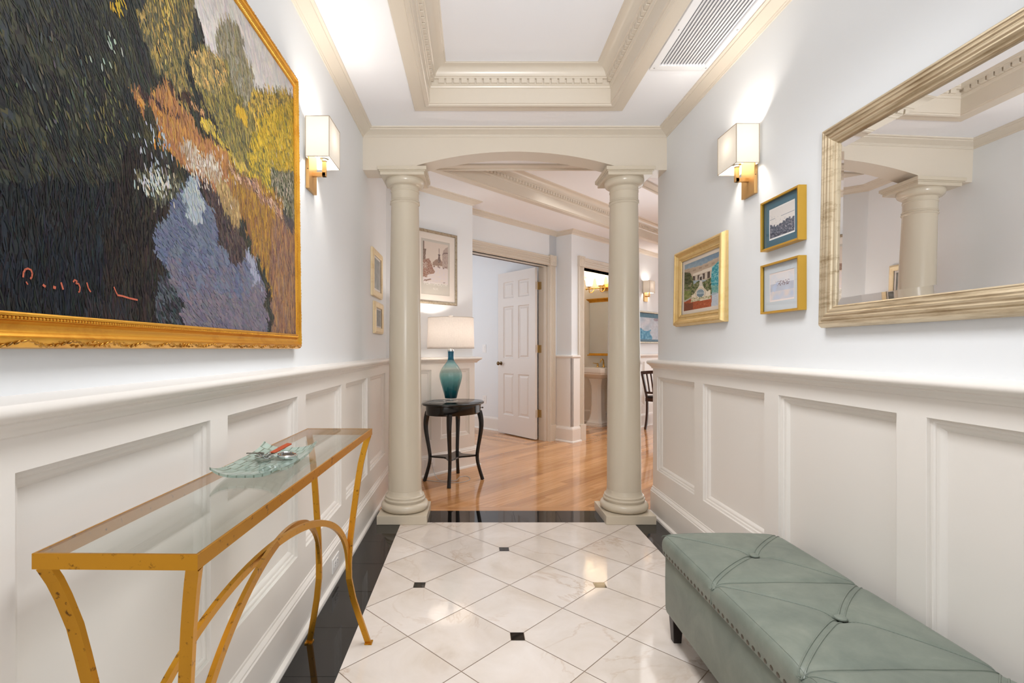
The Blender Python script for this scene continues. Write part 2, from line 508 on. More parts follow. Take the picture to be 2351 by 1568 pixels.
struct(fb.build('floor_border', [GRANITE, GROUTD], recalc=False))
# hardwood: boards run along the foyer wall
hw = MB(); rr = random.Random(5)
HB = HY0 + 0.088
hw.poly([(XL-0.1, HY0, -0.0008), (9, HY0, -0.0008), (9, 12, -0.0008), (XL-0.1, 12, -0.0008)], 0)
x = XL-0.1
while x < 6:
    L = rr.uniform(1.1, 2.0); hw.poly([(x+0.0004, HY0, 0), (x+L, HY0, 0), (x+L, HB-0.0005, 0), (x+0.0004, HB-0.0005, 0)], 2); x += L
bw = 0.088; t = 0.6
while t < 5.7:
    s = 0.2 + rr.uniform(0, 1.0)
    zone_t1 = t + bw
    while s < 10.2:
        L = rr.uniform(0.7, 1.7)
        if not (t > TDB+0.04 and s < 5.3 and s > 3.3):
            pts = [XY(s+0.0004, t+0.0003), XY(s+L-0.0004, t+0.0003), XY(s+L-0.0004, t+bw-0.0003), XY(s+0.0004, t+bw-0.0003)]
            P = clip(pts, -1.5, 9, HB+0.0004, 12)
            if P: hw.poly([(a, b, 0) for a, b in P], 0)
        s += L
    t += bw
s = 3.4
while s < 5.3:                                    # room beyond the open door: boards turned the other way
    t = TD + 0.07 - rr.uniform(0, 0.1)
    t = TDB - 0.10
    while t < 7.4:
        L = rr.uniform(0.5, 1.3)
        hw.poly([ST(s+0.0003, t+0.0004, -0.0003), ST(s+bw-0.0003, t+0.0004, -0.0003), ST(s+bw-0.0003, t+L, -0.0003), ST(s+0.0003, t+L, -0.0003)], 1); t += L
    s += bw
struct(hw.build('floor_hardwood', [OAK, OAKT, OAKX, DARKWOOD], recalc=False))

# walls ------------------------------------------------------------
w = MB(); w.box(XL-0.14, XL, YBACK, YEND+0.2, 0, 2.80); struct(w.build('wall_left', WALL))
w = MB(); w.box(XR, XR+0.16, YBACK, YB1, 0, 2.80); struct(w.build('wall_right', WALL))
S_A, S_B = 3.50, 5.21          # recess for the tall door
S_BD0, S_BD1 = 5.46, 6.32      # bathroom door opening
SB = 6.85                      # bathroom mirror wall
w = MB(MST)
w.box(2.2, S_A, TW, 4.05, 0, 2.80)
w.box(S_A, S_B, TD, TDB, 2.165, 2.80)
w.box(S_A-0.2, 3.605, TD, TDB, 0, 2.80)
w.box(5.065, S_B, TD, TDB, 0, 2.80)
w.box(S_B, S_BD0-0.02, TW, TDB, 0, 2.80)
w.box(S_BD0-0.02, S_BD1+0.02, TW, TW+0.13, 2.165, 2.80)
w.box(S_BD1+0.02, 10.2, TW, TW+0.13, 0, 2.80)
struct(w.build('wall_foyer', WALL))
w = MB(MST); w.box(3.51, 8.0, 1.43, 1.555, 0, 2.80); struct(w.build('wall_foyer_right', WALL))
w = MB(MST); w.box(5.2, S_BD0-0.02, TDB, 7.5, 0, 2.80); struct(w.build('wall_bedroom_right', WALL))
w = MB(MST); w.box(3.0, 5.2, 7.4, 7.5, 0, 2.80); struct(w.build('wall_bedroom_back', WALL))
w = MB(MST); w.box(2.9, 3.0, 4.05, 7.5, 0, 2.80); struct(w.build('wall_bedroom_left', WALL))
w = MB(MST); w.box(SB, SB+0.12, TW+0.13, 5.6, 0, 2.80); struct(w.build('wall_bathroom_right', paint('bathroom_wall_paint', srgb(236, 230, 220), 0.6, 0.01, 0.02, 140, 0.3)))
w = MB(MST); w.box(S_BD0-0.02, SB+0.12, 5.6, 5.7, 0, 2.80); struct(w.build('wall_bathroom_back', WALL))

# ceiling with two coffer openings ----------------------------------
from mathutils.geometry import tessellate_polygon
HALL_C = [(-0.257, -0.75), (0.802, -0.75), (0.802, 2.946), (-0.257, 2.946)]
def cofpt(t, y): return (y - t/R2, y)
CT0, CT1, CY = 2.105, 3.028, 4.045
FOY_C = [cofpt(CT1, CY), cofpt(CT0, CY), XY(9.6, CT0), XY(9.6, CT1)]
outer = [(-1.2, YBACK), (9.0, YBACK), (9.0, 12.0), (-2.2, 12.0), (-2.2, 3.0), (-1.2, 3.0)]
loops = [outer, HALL_C, FOY_C]
flat = [p for L in loops for p in L]
tris = tessellate_polygon([[Vector((p[0], p[1], 0)) for p in L] for L in loops])
ce = MB(); ce.add([(p[0], p[1], ZC) for p in flat], [tuple(t) for t in tris])
for L in (HALL_C, FOY_C):
    n = len(L); ce.poly([(p[0], p[1], 2.762) for p in L])
    for i in range(n):
        a, b = L[i], L[(i+1) % n]
        ce.poly([(a[0],a[1],ZC),(b[0],b[1],ZC),(b[0],b[1],2.762),(a[0],a[1],2.762)])
ce.poly([(-2.2, YBACK, 2.82), (9, YBACK, 2.82), (9, 12, 2.82), (-2.2, 12, 2.82)])
struct(ce.build('ceiling', CEIL, recalc=False))

# coffer mouldings with dentils --------------------------------------
COF = [(-0.097, ZC), (-0.097, ZC-0.013), (-0.095, ZC-0.015), (-0.030, ZC-0.015), (-0.029, ZC-0.021), (-0.024, ZC-0.026), (-0.014, ZC-0.027), (-0.006, ZC-0.024), (-0.005, ZC-0.016),
       (0.001, ZC-0.015), (0.001, 2.660), (0.005, 2.661), (0.009, 2.667), (0.010, 2.672), (0.014, 2.673), (0.014, 2.704), (0.031, 2.705), (0.032, 2.712),
       (0.038, 2.713), (0.040, 2.722), (0.046, 2.735), (0.058, 2.747), (0.074, 2.754), (0.094, 2.757), (0.096, 2.760), (0.101, 2.7605), (0.101, 2.763)]
def coffer(poly, name):
    c = MB(); c.sweep(COF, poly, True, 1)
    n = len(poly)
    for i in range(n):
        a, b = Vector(poly[i]), Vector(poly[(i+1) % n])
        d = (b-a).normalized(); nn = Vector((-d.y, d.x)); L = (b-a).length
        k = int((L-0.06)/0.0436); st = (L - k*0.0436)/2
        for m in range(k):
            p = a + d*(st + m*0.0436 + 0.0055) + nn*0.012
            q0, q1 = p, p + d*0.0326
            pts = [q0, q1, q1 + nn*0.017, q0 + nn*0.017]
            mid = (p+nn*0.01)
            if mid.y > 9.5: continue
            c.prism([(v.x, v.y) for v in pts], 2.680, 2.706)
    return struct(c.build(name, TRIM, smooth=True, ang=25))
coffer(HALL_C, 'trim_1'); coffer(FOY_C, 'trim_2')

# crown mouldings ----------------------------------------------------
CROWN = [(0, ZC-0.045), (0.005, ZC-0.045), (0.008, ZC-0.040), (0.012, ZC-0.038), (0.014, ZC-0.034), (0.030, ZC-0.027), (0.050, ZC-0.0195), (0.060, ZC-0.016), (0.061, ZC-0.0115), (0.068, ZC-0.009), (0.073, ZC-0.008), (0.074, ZC)]
c = MB(); c.sweep(CROWN, [(XL, YBACK), (XL, YB0), (XR, YB0), (XR, YBACK)], False, -1)
struct(c.build('trim_3', TRIM, smooth=True, ang=25))
c = MB(); c.sweep(CROWN, [(XR+0.16, YB1), (XL, YB1), (XL, YEND), XY(S_A, TW), XY(S_A, TD), XY(S_B, TD), XY(S_B, TW), XY(10, TW)], False, -1)
struct(c.build('trim_4', TRIM, smooth=True, ang=25))

# arched beam ----------------------------------------------------------
ZB = 2.328
pts = [(XL, ZC+0.02), (XL, ZB)]
cxm, hc, rise = 0.276, 0.75, 0.122
Rr = (hc*hc + rise*rise)/(2*rise); th = math.asin(hc/Rr)
for i in range(41):
    a = -th + 2*th*i/40
    pts.append((cxm + Rr*math.sin(a), ZB + rise - Rr + Rr*math.cos(a)))
pts += [(XR+0.001, ZB), (XR+0.001, ZC+0.02)]
b = MB(Matrix(((1,0,0,0),(0,0,1,0),(0,1,0,0),(0,0,0,1)))); b.prism(pts, YB0, YB1)
struct(b.build('beam_arched', TRIM))

# wainscot ---------------------------------------------------------------
ZP0, ZP1, ZBASE, ZRAIL = 0.315, 0.951, 0.19, 1.066
OGEE = [(0, 0), (0.0008, -0.0015), (0.001, -0.011), (0.0035, -0.0115), (0.007, -0.0105), (0.011, -0.0115), (0.014, -0.0145), (0.0145, -0.018), (0.020, -0.0185), (0.025, -0.021), (0.030, -0.0255), (0.033, -0.0292), (0.0335, -0.0302)]
def wainscot(name, M, a0, a1, panels, face, rec, zlo=0.0):
    """M maps (along, up, out) ; face/rec = distances from wall"""
    m = MB(M)
    m.box(a0, a1, zlo, ZRAIL-0.03, 0, rec)
    m.box(a0, a1, ZP1, ZRAIL-0.02, rec-0.001, face); m.box(a0, a1, zlo, ZP0, rec-0.001, face)
    e = a0
    for (p0, p1) in panels:
        m.box(e, p0, ZP0, ZP1, rec-0.001, face)
        e = p1
        m.sweep([(d, face + h*(face-rec)/0.030) for d, h in OGEE], [(p0, ZP0), (p1, ZP0), (p1, ZP1), (p0, ZP1)], True, 1)
    m.box(e, a1, ZP0, ZP1, rec-0.001, face)
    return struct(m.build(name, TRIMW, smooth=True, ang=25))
def railprof(face):      # chair rail, d from wall
    f = face
    return [(0, 1.005), (f+0.001, 1.005), (f+0.004, 1.008), (f+0.005, 1.014), (f+0.009, 1.019), (f+0.016, 1.023), (f+0.019, 1.026), (f+0.019, 1.030), (f+0.028, 1.033),
            (f+0.036, 1.039), (f+0.039, 1.046), (f+0.038, 1.053), (f+0.033, 1.059), (f+0.022, 1.061), (f+0.015, 1.062), (0, 1.066)]
def baseprof(face):
    f = face
    return [(0, 0.0), (f+0.033, 0.0), (f+0.033, 0.006), (f+0.030, 0.014), (f+0.024, 0.019), (f+0.017, 0.021), (f+0.017, 0.158), (f+0.013, 0.162), (f+0.013, 0.168), (f+0.009, 0.176), (f+0.004, 0.181), (f+0.003, 0.188), (f, 0.191), (0, 0.191)]
ML = MAT((0,1,0), (0,0,1), (1,0,0), (XL,0,0))
MR = MAT((0,1,0), (0,0,1), (-1,0,0), (XR,0,0))
MF = MAT((R2,R2,0), (0,0,1), (R2,-R2,0), (-TW*R2, TW*R2, 0))     # foyer wall: along = s
FL, RL = 0.038, 0.010
FR_, RR_ = 0.036, 0.008
wainscot('trim_5', ML, YBACK, YEND, [(-1.23,-0.66), (-0.563, 0.008), (0.103, 0.672), (0.767, 1.338), (1.431, 2.002), (2.097, 2.663), (2.757, 3.318), (3.40, 3.99)], FL, RL)
wainscot('trim_6', MR, YBACK, YB1, [(-1.2,-0.63), (-0.53, 0.05), (0.14, 0.718), (0.815, 1.392), (1.489, 2.066), (2.167, 2.746), (2.852, 3.432)], FR_, RR_)
wainscot('trim_7', MF, 2.45, S_A, [(2.52, 2.946), (3.055, 3.43)], 0.030, 0.014)
wainscot('trim_8', MF, S_BD1+0.125, 10, [(6.6, 7.06), (7.16, 7.75), (7.86, 8.45), (8.56, 9.15)], 0.030, 0.014)
w = MB(MST)   # plain panelling on the pier beside the recess
w.box(S_B-0.03, S_B, TW-0.03, TD, 0, 1.04); w.box(S_B-0.03, 5.345, TW-0.03, TW, 0, 1.04)
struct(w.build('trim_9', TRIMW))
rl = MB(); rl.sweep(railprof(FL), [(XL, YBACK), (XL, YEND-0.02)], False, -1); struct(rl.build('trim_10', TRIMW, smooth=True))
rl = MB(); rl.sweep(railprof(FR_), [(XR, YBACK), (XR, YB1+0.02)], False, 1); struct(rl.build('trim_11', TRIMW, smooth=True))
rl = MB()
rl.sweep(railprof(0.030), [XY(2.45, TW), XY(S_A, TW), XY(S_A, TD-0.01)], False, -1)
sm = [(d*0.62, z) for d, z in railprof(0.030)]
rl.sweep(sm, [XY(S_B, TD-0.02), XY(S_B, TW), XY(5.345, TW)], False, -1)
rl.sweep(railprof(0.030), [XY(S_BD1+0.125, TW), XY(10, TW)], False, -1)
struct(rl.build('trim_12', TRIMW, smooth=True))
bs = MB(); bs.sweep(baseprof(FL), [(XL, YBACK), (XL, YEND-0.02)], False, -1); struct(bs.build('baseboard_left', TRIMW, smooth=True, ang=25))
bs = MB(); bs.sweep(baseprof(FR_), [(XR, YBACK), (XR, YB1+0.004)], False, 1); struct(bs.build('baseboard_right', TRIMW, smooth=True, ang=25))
bs = MB()
bs.sweep(baseprof(0.030), [XY(2.45, TW), XY(S_A, TW), XY(S_A, TD-0.01)], False, -1)
bs.sweep(baseprof(0.030), [XY(S_B, TD-0.02), XY(S_B, TW), XY(5.345, TW)], False, -1)
bs.sweep(baseprof(0.030), [XY(S_BD1+0.125, TW), XY(10, TW)], False, -1)
bs.sweep(baseprof(0.0), [XY(5.2, TDB), XY(5.2, 7.4)][::-1], False, -1)
bs.sweep(baseprof(0.0), [XY(SB, 5.6), XY(SB, TW+0.13)], False, -1)
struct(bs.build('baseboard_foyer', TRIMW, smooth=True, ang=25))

# door casings -------------------------------------------------------------
def flute(wd, th):      # across the casing: (x, out)
    P = [(0, 0), (0, th*0.8), (wd*0.03, th), (wd*0.12, th)]
    for k in range(3):
        a = wd*(0.16 + 0.235*k); b = a + wd*0.19
        P += [(a, th*0.95)] + [(a + (b-a)*(0.5-0.5*math.cos(PI*j/4)), th*(0.95 - 0.45*math.sin(PI*j/4))) for j in range(1, 4)] + [(b, th*0.95)]
    P += [(wd*0.88, th), (wd*0.97, th), (wd, th*0.8), (wd, 0)]
    return P
def casing_leg(m, s0, s1, z0, z1, th):
    P = flute(s1-s0, th); vs = [(s0+x, z0, o) for x, o in P] + [(s0+x, z1, o) for x, o in P]
    k = len(P); m.add(vs, [(i, i+1, k+i+1, k+i) for i in range(k-1)] + [tuple(range(k)), tuple(range(k, 2*k))])
def casing_head(m, s0, s1, z0, z1, th):
    P = flute(z1-z0, th); vs = [(s0, z0+x, o) for x, o in P] + [(s1, z0+x, o) for x, o in P]
    k = len(P); m.add(vs, [(i, i+1, k+i+1, k+i) for i in range(k-1)] + [tuple(range(k)), tuple(range(k, 2*k))])
def rosette(m, sc, zc, sz, th):
    m.box(sc-sz/2, sc+sz/2, zc-sz/2, zc+sz/2, 0, th)
    m.M, keep = m.M @ Matrix.Translation((sc, zc, th)), m.M
    m.lathe([(sz*0.40, -0.001), (sz*0.38, 0.004), (sz*0.33, 0.004), (sz*0.30, -0.0008), (sz*0.22, -0.0008), (sz*0.18, 0.004), (sz*0.08, 0.006), (0, 0.006)], seg=28)
    m.M = keep
MD = MAT((R2,R2,0), (0,0,1), (R2,-R2,0), (-TD*R2, TD*R2, 0))
D0, D1, DZ = 3.62, 5.05, 2.165
dr = thing('door_1', ST((D0+D1)/2, TD), 'tall fluted double door frame with one white leaf standing open', 'door', kind='structure')
m = MB(MD)
casing_leg(m, D1+0.004, D1+0.116, 0.20, DZ+0.004, 0.024); m.box(D1+0.002, D1+0.118, 0, 0.20, 0, 0.028)
casing_leg(m, D0-0.110, D0-0.004, 0.20, DZ+0.004, 0.024); m.box(D0-0.114, D0-0.002, 0, 0.20, 0, 0.028)
casing_head(m, D0-0.004, D1+0.004, DZ+0.006, DZ+0.118, 0.024)
rosette(m, D1+0.058, DZ+0.066, 0.128, 0.034); rosette(m, D0-0.05, DZ+0.066, 0.128, 0.034)
m.build('door_casing', TRIM, dr, smooth=True, ang=25)
m = MB(MST)
m.box(D1, D1+0.02, TD-0.012, TDB+0.012, 0, DZ+0.015); m.box(D0-0.02, D0, TD-0.012, TDB+0.012, 0, DZ+0.015)
m.box(D0, D1, TD-0.012, TDB+0.012, DZ, DZ+0.018)
m.box(D1-0.012, D1+0.001, TD+0.03, TD+0.07, 0, DZ); m.box(D0, D1, TD+0.03, TD+0.07, DZ-0.012, DZ)
m.build('door_jamb', TRIM, dr)
# open leaf: local x from hinge to latch, y up, z towards the viewer's side
ang = math.radians(9.5)
ld = Vector(((math.sin(ang)), math.cos(ang)))                     # direction in (s,t)
h0 = ST(4.978, 3.893); lx = Vector(((ld.x-ld.y)*R2, (ld.x+ld.y)*R2, 0)); nz = Vector((0,0,1)).cross(lx)
# normal towards -s side
if nz.dot(Vector((-R2,-R2,0))) < 0: nz = -nz
LM = MAT(lx, (0,0,1), nz, h0)
LW, LH, LZ, LT = 0.742, 2.143, 0.012, 0.036
m = MB(LM)
cols = [(0.112, 0.325), (0.417, 0.630)]; rows = [(0.262, 0.812), (1.012, 1.705), (1.812, 2.032)]
xs = [0, 0.112, 0.325, 0.417, 0.630, LW]; zs = [LZ, 0.262, 0.812, 1.012, 1.705, 1.812, 2.032, LZ+LH]
for i in range(5):
    for j in range(7):
        if i in (1, 3) and j in (1, 3, 5):
            m.box(xs[i], xs[i+1], zs[j], zs[j+1], -LT+0.012, -0.012)
            for sg in (1, -1):
                f = (lambda h: h) if sg == 1 else (lambda h: -LT-h)
                m.sweep([(0, f(0)), (0.006, f(-0.004)), (0.012, f(-0.011)), (0.022, f(-0.012)), (0.034, f(-0.0085)), (0.046, f(-0.004)), (0.047, f(-0.004))], [(xs[i], zs[j]), (xs[i+1], zs[j]), (xs[i+1], zs[j+1]), (xs[i], zs[j+1])], True, 1)
                m.poly([(xs[i]+0.047, zs[j]+0.047, f(-0.004)), (xs[i+1]-0.047, zs[j]+0.047, f(-0.004)), (xs[i+1]-0.047, zs[j+1]-0.047, f(-0.004)), (xs[i]+0.047, zs[j+1]-0.047, f(-0.004))])
        else:
            m.box(xs[i], xs[i+1], zs[j], zs[j+1], -LT, 0)
leaf = m.build('door_leaf', DOORW, dr, recalc=True)
m = MB(LM @ Matrix.Translation((LW-0.065, 0.945, 0)))
m.lathe([(0.026, 0), (0.026, 0.004), (0.020, 0.008), (0.010, 0.012), (0.009, 0.030), (0.018, 0.036), (0.026, 0.046), (0.026, 0.056), (0.018, 0.064), (0, 0.067)], seg=20)
kn = m.build('door_knob', BRONZE, leaf, smooth=True, ang=50)
for zc in (0.33, 1.14, 1.93):
    m = MB(MST)
    m.box(4.990, 5.022, 3.8895, 3.894, zc-0.048, zc+0.048)
    m.box(D1-0.004, D1+0.0005, 3.850, 3.8965, zc-0.048, zc+0.048)
    m.box(5.020, D1-0.003, 3.893, 3.897, zc-0.048, zc+0.048)
    for k in range(5):
        m.lathe([(0.0075, 0), (0.0075, 0.0175)], (5.030, 3.899, zc-0.0475+0.0192*k), 12)
    m.ball((5.030, 3.899, zc+0.054), 0.007, 8, 5)
    m.build('hinge', HINGEB, leaf, smooth=True)
# bathroom doorway
dr2 = thing('door_2', ST((S_BD0+S_BD1)/2, TW), 'fluted white doorway casing of the small bathroom', 'door', kind='structure')
m = MB(MF)
casing_leg(m, S_BD0-0.116, S_BD0-0.004, 0.20, DZ+0.004, 0.024); m.box(S_BD0-0.118, S_BD0-0.002, 0, 0.20, 0, 0.049)
casing_leg(m, S_BD1+0.004, S_BD1+0.116, 0.20, DZ+0.004, 0.024); m.box(S_BD1+0.002, S_BD1+0.118, 0, 0.20, 0, 0.049)
casing_head(m, S_BD0-0.004, S_BD1+0.004, DZ+0.006, DZ+0.118, 0.024)
rosette(m, S_BD0-0.058, DZ+0.066, 0.128, 0.034); rosette(m, S_BD1+0.058, DZ+0.066, 0.128, 0.034)
m.build('door_casing', TRIM, dr2, smooth=True, ang=25)
m = MB(MST)
m.box(S_BD0-0.02, S_BD0, TW-0.012, TW+0.142, 0, DZ+0.015); m.box(S_BD1, S_BD1+0.02, TW-0.012, TW+0.142, 0, DZ+0.015); m.box(S_BD0, S_BD1, TW-0.012, TW+0.142, DZ, DZ+0.018)
m.build('door_jamb', TRIM, dr2)

# columns ---------------------------------------------------------------------
def column(x, y, label):
    c = thing('column', (x, y, 0), label, 'column', 'round columns under the arched beam', 'thing')
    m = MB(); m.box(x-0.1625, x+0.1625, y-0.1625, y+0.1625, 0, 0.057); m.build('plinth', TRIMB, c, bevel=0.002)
    m = MB(); P = [(0.150, 0.057)]
    for i in range(13):
        a = -PI/2 + PI*i/12; P.append((0.130 + 0.029*math.cos(a), 0.087 + 0.029*math.sin(a)))
    P += [(0.132, 0.118), (0.132, 0.126), (0.137, 0.128), (0.138, 0.134), (0.135, 0.140), (0.129, 0.142), (0.129, 0.147), (0.131, 0.149), (0.131, 0.154), (0.128, 0.158), (0.122, 0.160), (0.119, 0.166), (0.1155, 0.176), (0.1135, 0.190)]
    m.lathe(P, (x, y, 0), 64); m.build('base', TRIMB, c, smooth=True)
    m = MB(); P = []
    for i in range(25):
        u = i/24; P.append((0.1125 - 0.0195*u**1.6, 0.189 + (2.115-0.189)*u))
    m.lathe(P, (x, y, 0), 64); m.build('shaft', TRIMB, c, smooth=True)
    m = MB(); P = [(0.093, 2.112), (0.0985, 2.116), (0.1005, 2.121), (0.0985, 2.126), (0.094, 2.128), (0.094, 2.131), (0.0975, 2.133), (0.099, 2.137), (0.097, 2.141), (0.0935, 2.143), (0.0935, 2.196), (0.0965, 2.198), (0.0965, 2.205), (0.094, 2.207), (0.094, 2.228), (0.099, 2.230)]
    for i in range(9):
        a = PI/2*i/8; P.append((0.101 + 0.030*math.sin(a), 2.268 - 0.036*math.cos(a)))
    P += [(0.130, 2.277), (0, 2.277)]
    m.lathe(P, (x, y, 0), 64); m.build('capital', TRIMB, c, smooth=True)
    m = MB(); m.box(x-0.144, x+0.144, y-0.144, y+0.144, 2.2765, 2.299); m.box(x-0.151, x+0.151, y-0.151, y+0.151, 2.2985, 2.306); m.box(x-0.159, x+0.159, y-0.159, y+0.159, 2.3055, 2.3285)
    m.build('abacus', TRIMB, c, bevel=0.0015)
column(-0.465, 3.43, 'round ivory column at the left end of the arched beam')
column(1.023, 3.43, 'round ivory column at the right end of the arched beam')

# ceiling register ---------------------------------------------------------------
v = thing('air_vent', (1.055, 2.2, ZC), 'long white louvered air return set in the ceiling by the crown', 'vent')
m = MB(); X0, X1, Y0, Y1 = 0.907, 1.203, 1.70, 2.603
m.box(X0, 0.945, Y0, Y1, ZC-0.012, ZC+0.0); m.box(1.175, X1, Y0, Y1, ZC-0.012, ZC); m.box(0.945, 1.175, Y0, Y0+0.04, ZC-0.012, ZC); m.box(0.945, 1.175, Y1-0.04, Y1, ZC-0.012, ZC)
m.build('frame', VENTW, v, bevel=0.0015)
m = MB(); m.box(0.940, 1.180, Y0+0.035, Y1-0.035, ZC-0.0016, ZC-0.0006); m.build('backing', paint('vent_dark', srgb(168, 168, 172), 0.8, 0, 0, 1), v)
for k in range(14):
    x = 0.951 + k*0.0158
    m = MB(); L0, L1, L2 = (x, ZC-0.010), (x+0.0152, ZC-0.0025), (x+0.0016, ZC-0.0108)
    for a, b in ((L0, L1), (L0, L2), (L2, L1)): m.poly([(a[0], Y0+0.04, a[1]), (b[0], Y0+0.04, b[1]), (b[0], Y1-0.04, b[1]), (a[0], Y1-0.04, a[1])])
    m.build('louver', VENTW, v)
for (sx, sy) in ((0.926, Y1-0.02), (0.926, Y1-0.33), (1.19, Y1-0.33), (1.19, Y1-0.02)):
    m = MB(); m.ball((sx, sy, ZC-0.012), 0.0045, 8, 6, (1,1,0.4)); m.build('screw', CHROME, v, smooth=True)
# ------------------------------------------------------------------ lighting fixtures
SHADEM = shade('sconce_shade_linen', (0.84, 0.79, 0.71, 1), 0.022, 0.02, (1, 0.80, 0.56, 1), False)
SEAMM = paint('shade_seam_tape', srgb(176, 160, 138), 0.8, 0, 0, 1)
BULBM = emit('warm_bulb', (1, 0.86, 0.66, 1), 12)
def sconce(M, label, group='linen box wall sconces', power=13.0):
    """local x along wall, y up, z out of wall; origin on wall at plate centre, y = height"""
    o = M @ Vector((0, 1.93, 0))
    c = thing('wall_sconce', o, label, 'wall lamp', group)
    m = MB(M); m.box(-0.055, 0.055, 1.845, 2.015, 0, 0.016); m.build('backplate', SATBRASS, c, bevel=0.0015)
    for sx in (-0.0555, 0.0555):
        m = MB(M); m.ball((sx, 1.93, 0.010), 0.0028, 8, 6); m.build('set_screw', BRONZE, c, smooth=True)
    m = MB(M); m.box(-0.009, 0.009, 1.912, 1.930, 0.014, 0.074); m.box(-0.009, 0.009, 1.912, 1.978, 0.058, 0.075); m.build('arm', SATBRASS, c, bevel=0.001)
    m = MB(M @ Matrix.Translation((0, 1.978, 0.0665)) @ Matrix.Rotation(-PI/2, 4, 'X'))
    m.lathe([(0.009, 0), (0.013, 0.002), (0.013, 0.010), (0.020, 0.012), (0.020, 0.016), (0.014, 0.018), (0.014, 0.050), (0, 0.050)], seg=20); m.build('socket', CHROME, c, smooth=True)
    m = MB(M); m.ball((0, 2.055, 0.0665), 0.022, 14, 10, (1, 1.25, 1)); m.build('bulb', BULBM, c, smooth=True)
    m = MB(M); x0, x1, y0, y1, z0, z1 = -0.085, 0.085, 1.972, 2.146, 0.010, 0.112
    ring = [(x0,z0),(x1,z0),(x1,z1),(x0,z1)]
    for i in range(4):
        a, b = ring[i], ring[(i+1) % 4]
        m.add([(a[0],y0,a[1]),(b[0],y0,b[1]),(b[0],y1,b[1]),(a[0],y1,a[1])], [(0,1,2,3)])
    sh = m.build('lamp_shade', SHADEM, c)
    m = MB(M); e = 0.0012
    for (px, pz) in ring: m.box(px-e, px+e, y0, y1, pz-e, pz+e)
    for yy in (y0, y1):
        m.box(x0, x1, yy-e, yy+e, z1-e, z1+e); m.box(x0, x1, yy-e, yy+e, z0-e, z0+e)
        m.box(x0-e, x0+e, yy-e, yy+e, z0, z1); m.box(x1-e, x1+e, yy-e, yy+e, z0, z1)
    m.build('shade_trim', SEAMM, sh)
    p = M @ Vector((0, 2.062, 0.0665))
    L = bpy.data.lights.new('sconce_light', 'POINT'); L.energy = power; L.color = (1, 0.93, 0.84); L.shadow_soft_size = 0.03
    lo = bpy.data.objects.new('sconce_light', L); COL.objects.link(lo); lo.location = p
def wallM(side, y):
    if side == 'L': return MAT((0,1,0), (0,0,1), (1,0,0), (XL, y, 0))
    if side == 'R': return MAT((0,-1,0), (0,0,1), (-1,0,0), (XR, y, 0))
def foyM(s): return MAT((R2,R2,0), (0,0,1), (R2,-R2,0), ST(s, TW))
sconce(wallM('L', 2.262), 'linen box sconce lit on the left wall beside the big landscape painting')
sconce(wallM('R', 2.335), 'linen box sconce lit on the right wall above the small framed pictures')
sconce(foyM(7.14), 'distant linen box sconce lit above the abstract blue painting', power=6)

# ------------------------------------------------------------------ pictures
def framed(name, label, cat, M, w, h, prof, fmat, mats, art, artm=ART, glass=True, group=None, lean=0.0, nin=None, inset=None, cats=None, rough=None):
    """M: x along, y up, z out, origin at bottom-left corner on the wall. mats = [(inset, material)...] nested boards
    art = (inset (l,r,b,t), nx, ny, func)"""
    M = M @ Matrix.Rotation(lean, 4, 'X')
    c = thing(name, M @ Vector((w/2, 0, 0)), label, cat, group)
    m = MB(M); m.sweep(prof, [(0,0),(w,0),(w,h),(0,h)], True, 1)
    fr = m.build('frame', fmat, c, smooth=True, ang=25)
    d = inset if inset is not None else prof[-1][0]; z = nin if nin is not None else prof[-1][1] - 0.004
    m = MB(M); m.box(d*0.5, w-d*0.5, d*0.5, h-d*0.5, 0.002, z-0.004); m.build('backing', MATTAUPE, c)
    al, ar, ab, at = art[0]
    prev = (d-0.002, d-0.002, d-0.002, d-0.002)
    for k, (nm, (l, r, b, t), mt) in enumerate(mats):     # each board runs from prev inset to its opening
        zz = z - 0.0006*k
        m = MB(M)
        O = [(prev[0], prev[2]), (w-prev[1], prev[2]), (w-prev[1], h-prev[3]), (prev[0], h-prev[3])]
        I = [(l, b), (w-r, b), (w-r, h-t), (l, h-t)]
        for i in range(4):
            j = (i+1) % 4
            m.add([(O[i][0],O[i][1],zz),(O[j][0],O[j][1],zz),(I[j][0],I[j][1],zz),(I[i][0],I[i][1],zz)], [(0,1,2,3)])
            m.add([(I[i][0],I[i][1],zz),(I[j][0],I[j][1],zz),(I[j][0],I[j][1],zz-0.0014),(I[i][0],I[i][1],zz-0.0014)], [(0,1,2,3)])
        m.build(nm, mt, c)
        prev = (l, r, b, t)
    nx, ny, fn = art[1], art[2], art[3]
    zz = z - 0.0006*len(mats) - 0.0008
    m = MB(M); aw, ah = w-al-ar, h-ab-at
    vs = [(al + aw*i/nx, ab + ah*j/ny, zz) for j in range(ny+1) for i in range(nx+1)]
    b0 = m.add(vs, [])
    for j in range(ny):
        for i in range(nx):
            m.c[len(m.f)] = srgb(*fn((i+0.5)/nx, (j+0.5)/ny))
            k = j*(nx+1)+i
            m.f.append([k, k+1, k+nx+2, k+nx+1]); m.m.append(0)
    if len(art) > 4: art[4](m, al, ab, aw, ah, zz)
    m.build('artwork', artm, c, recalc=False)
    if glass:
        m = MB(M); m.poly([(d-0.001, d-0.001, z+0.0022), (w-d+0.001, d-0.001, z+0.0022), (w-d+0.001, h-d+0.001, z+0.0022), (d-0.001, h-d+0.001, z+0.0022)])
        m.build('glass_pane', PICGLASS, c, recalc=False)
    return c, M, fr

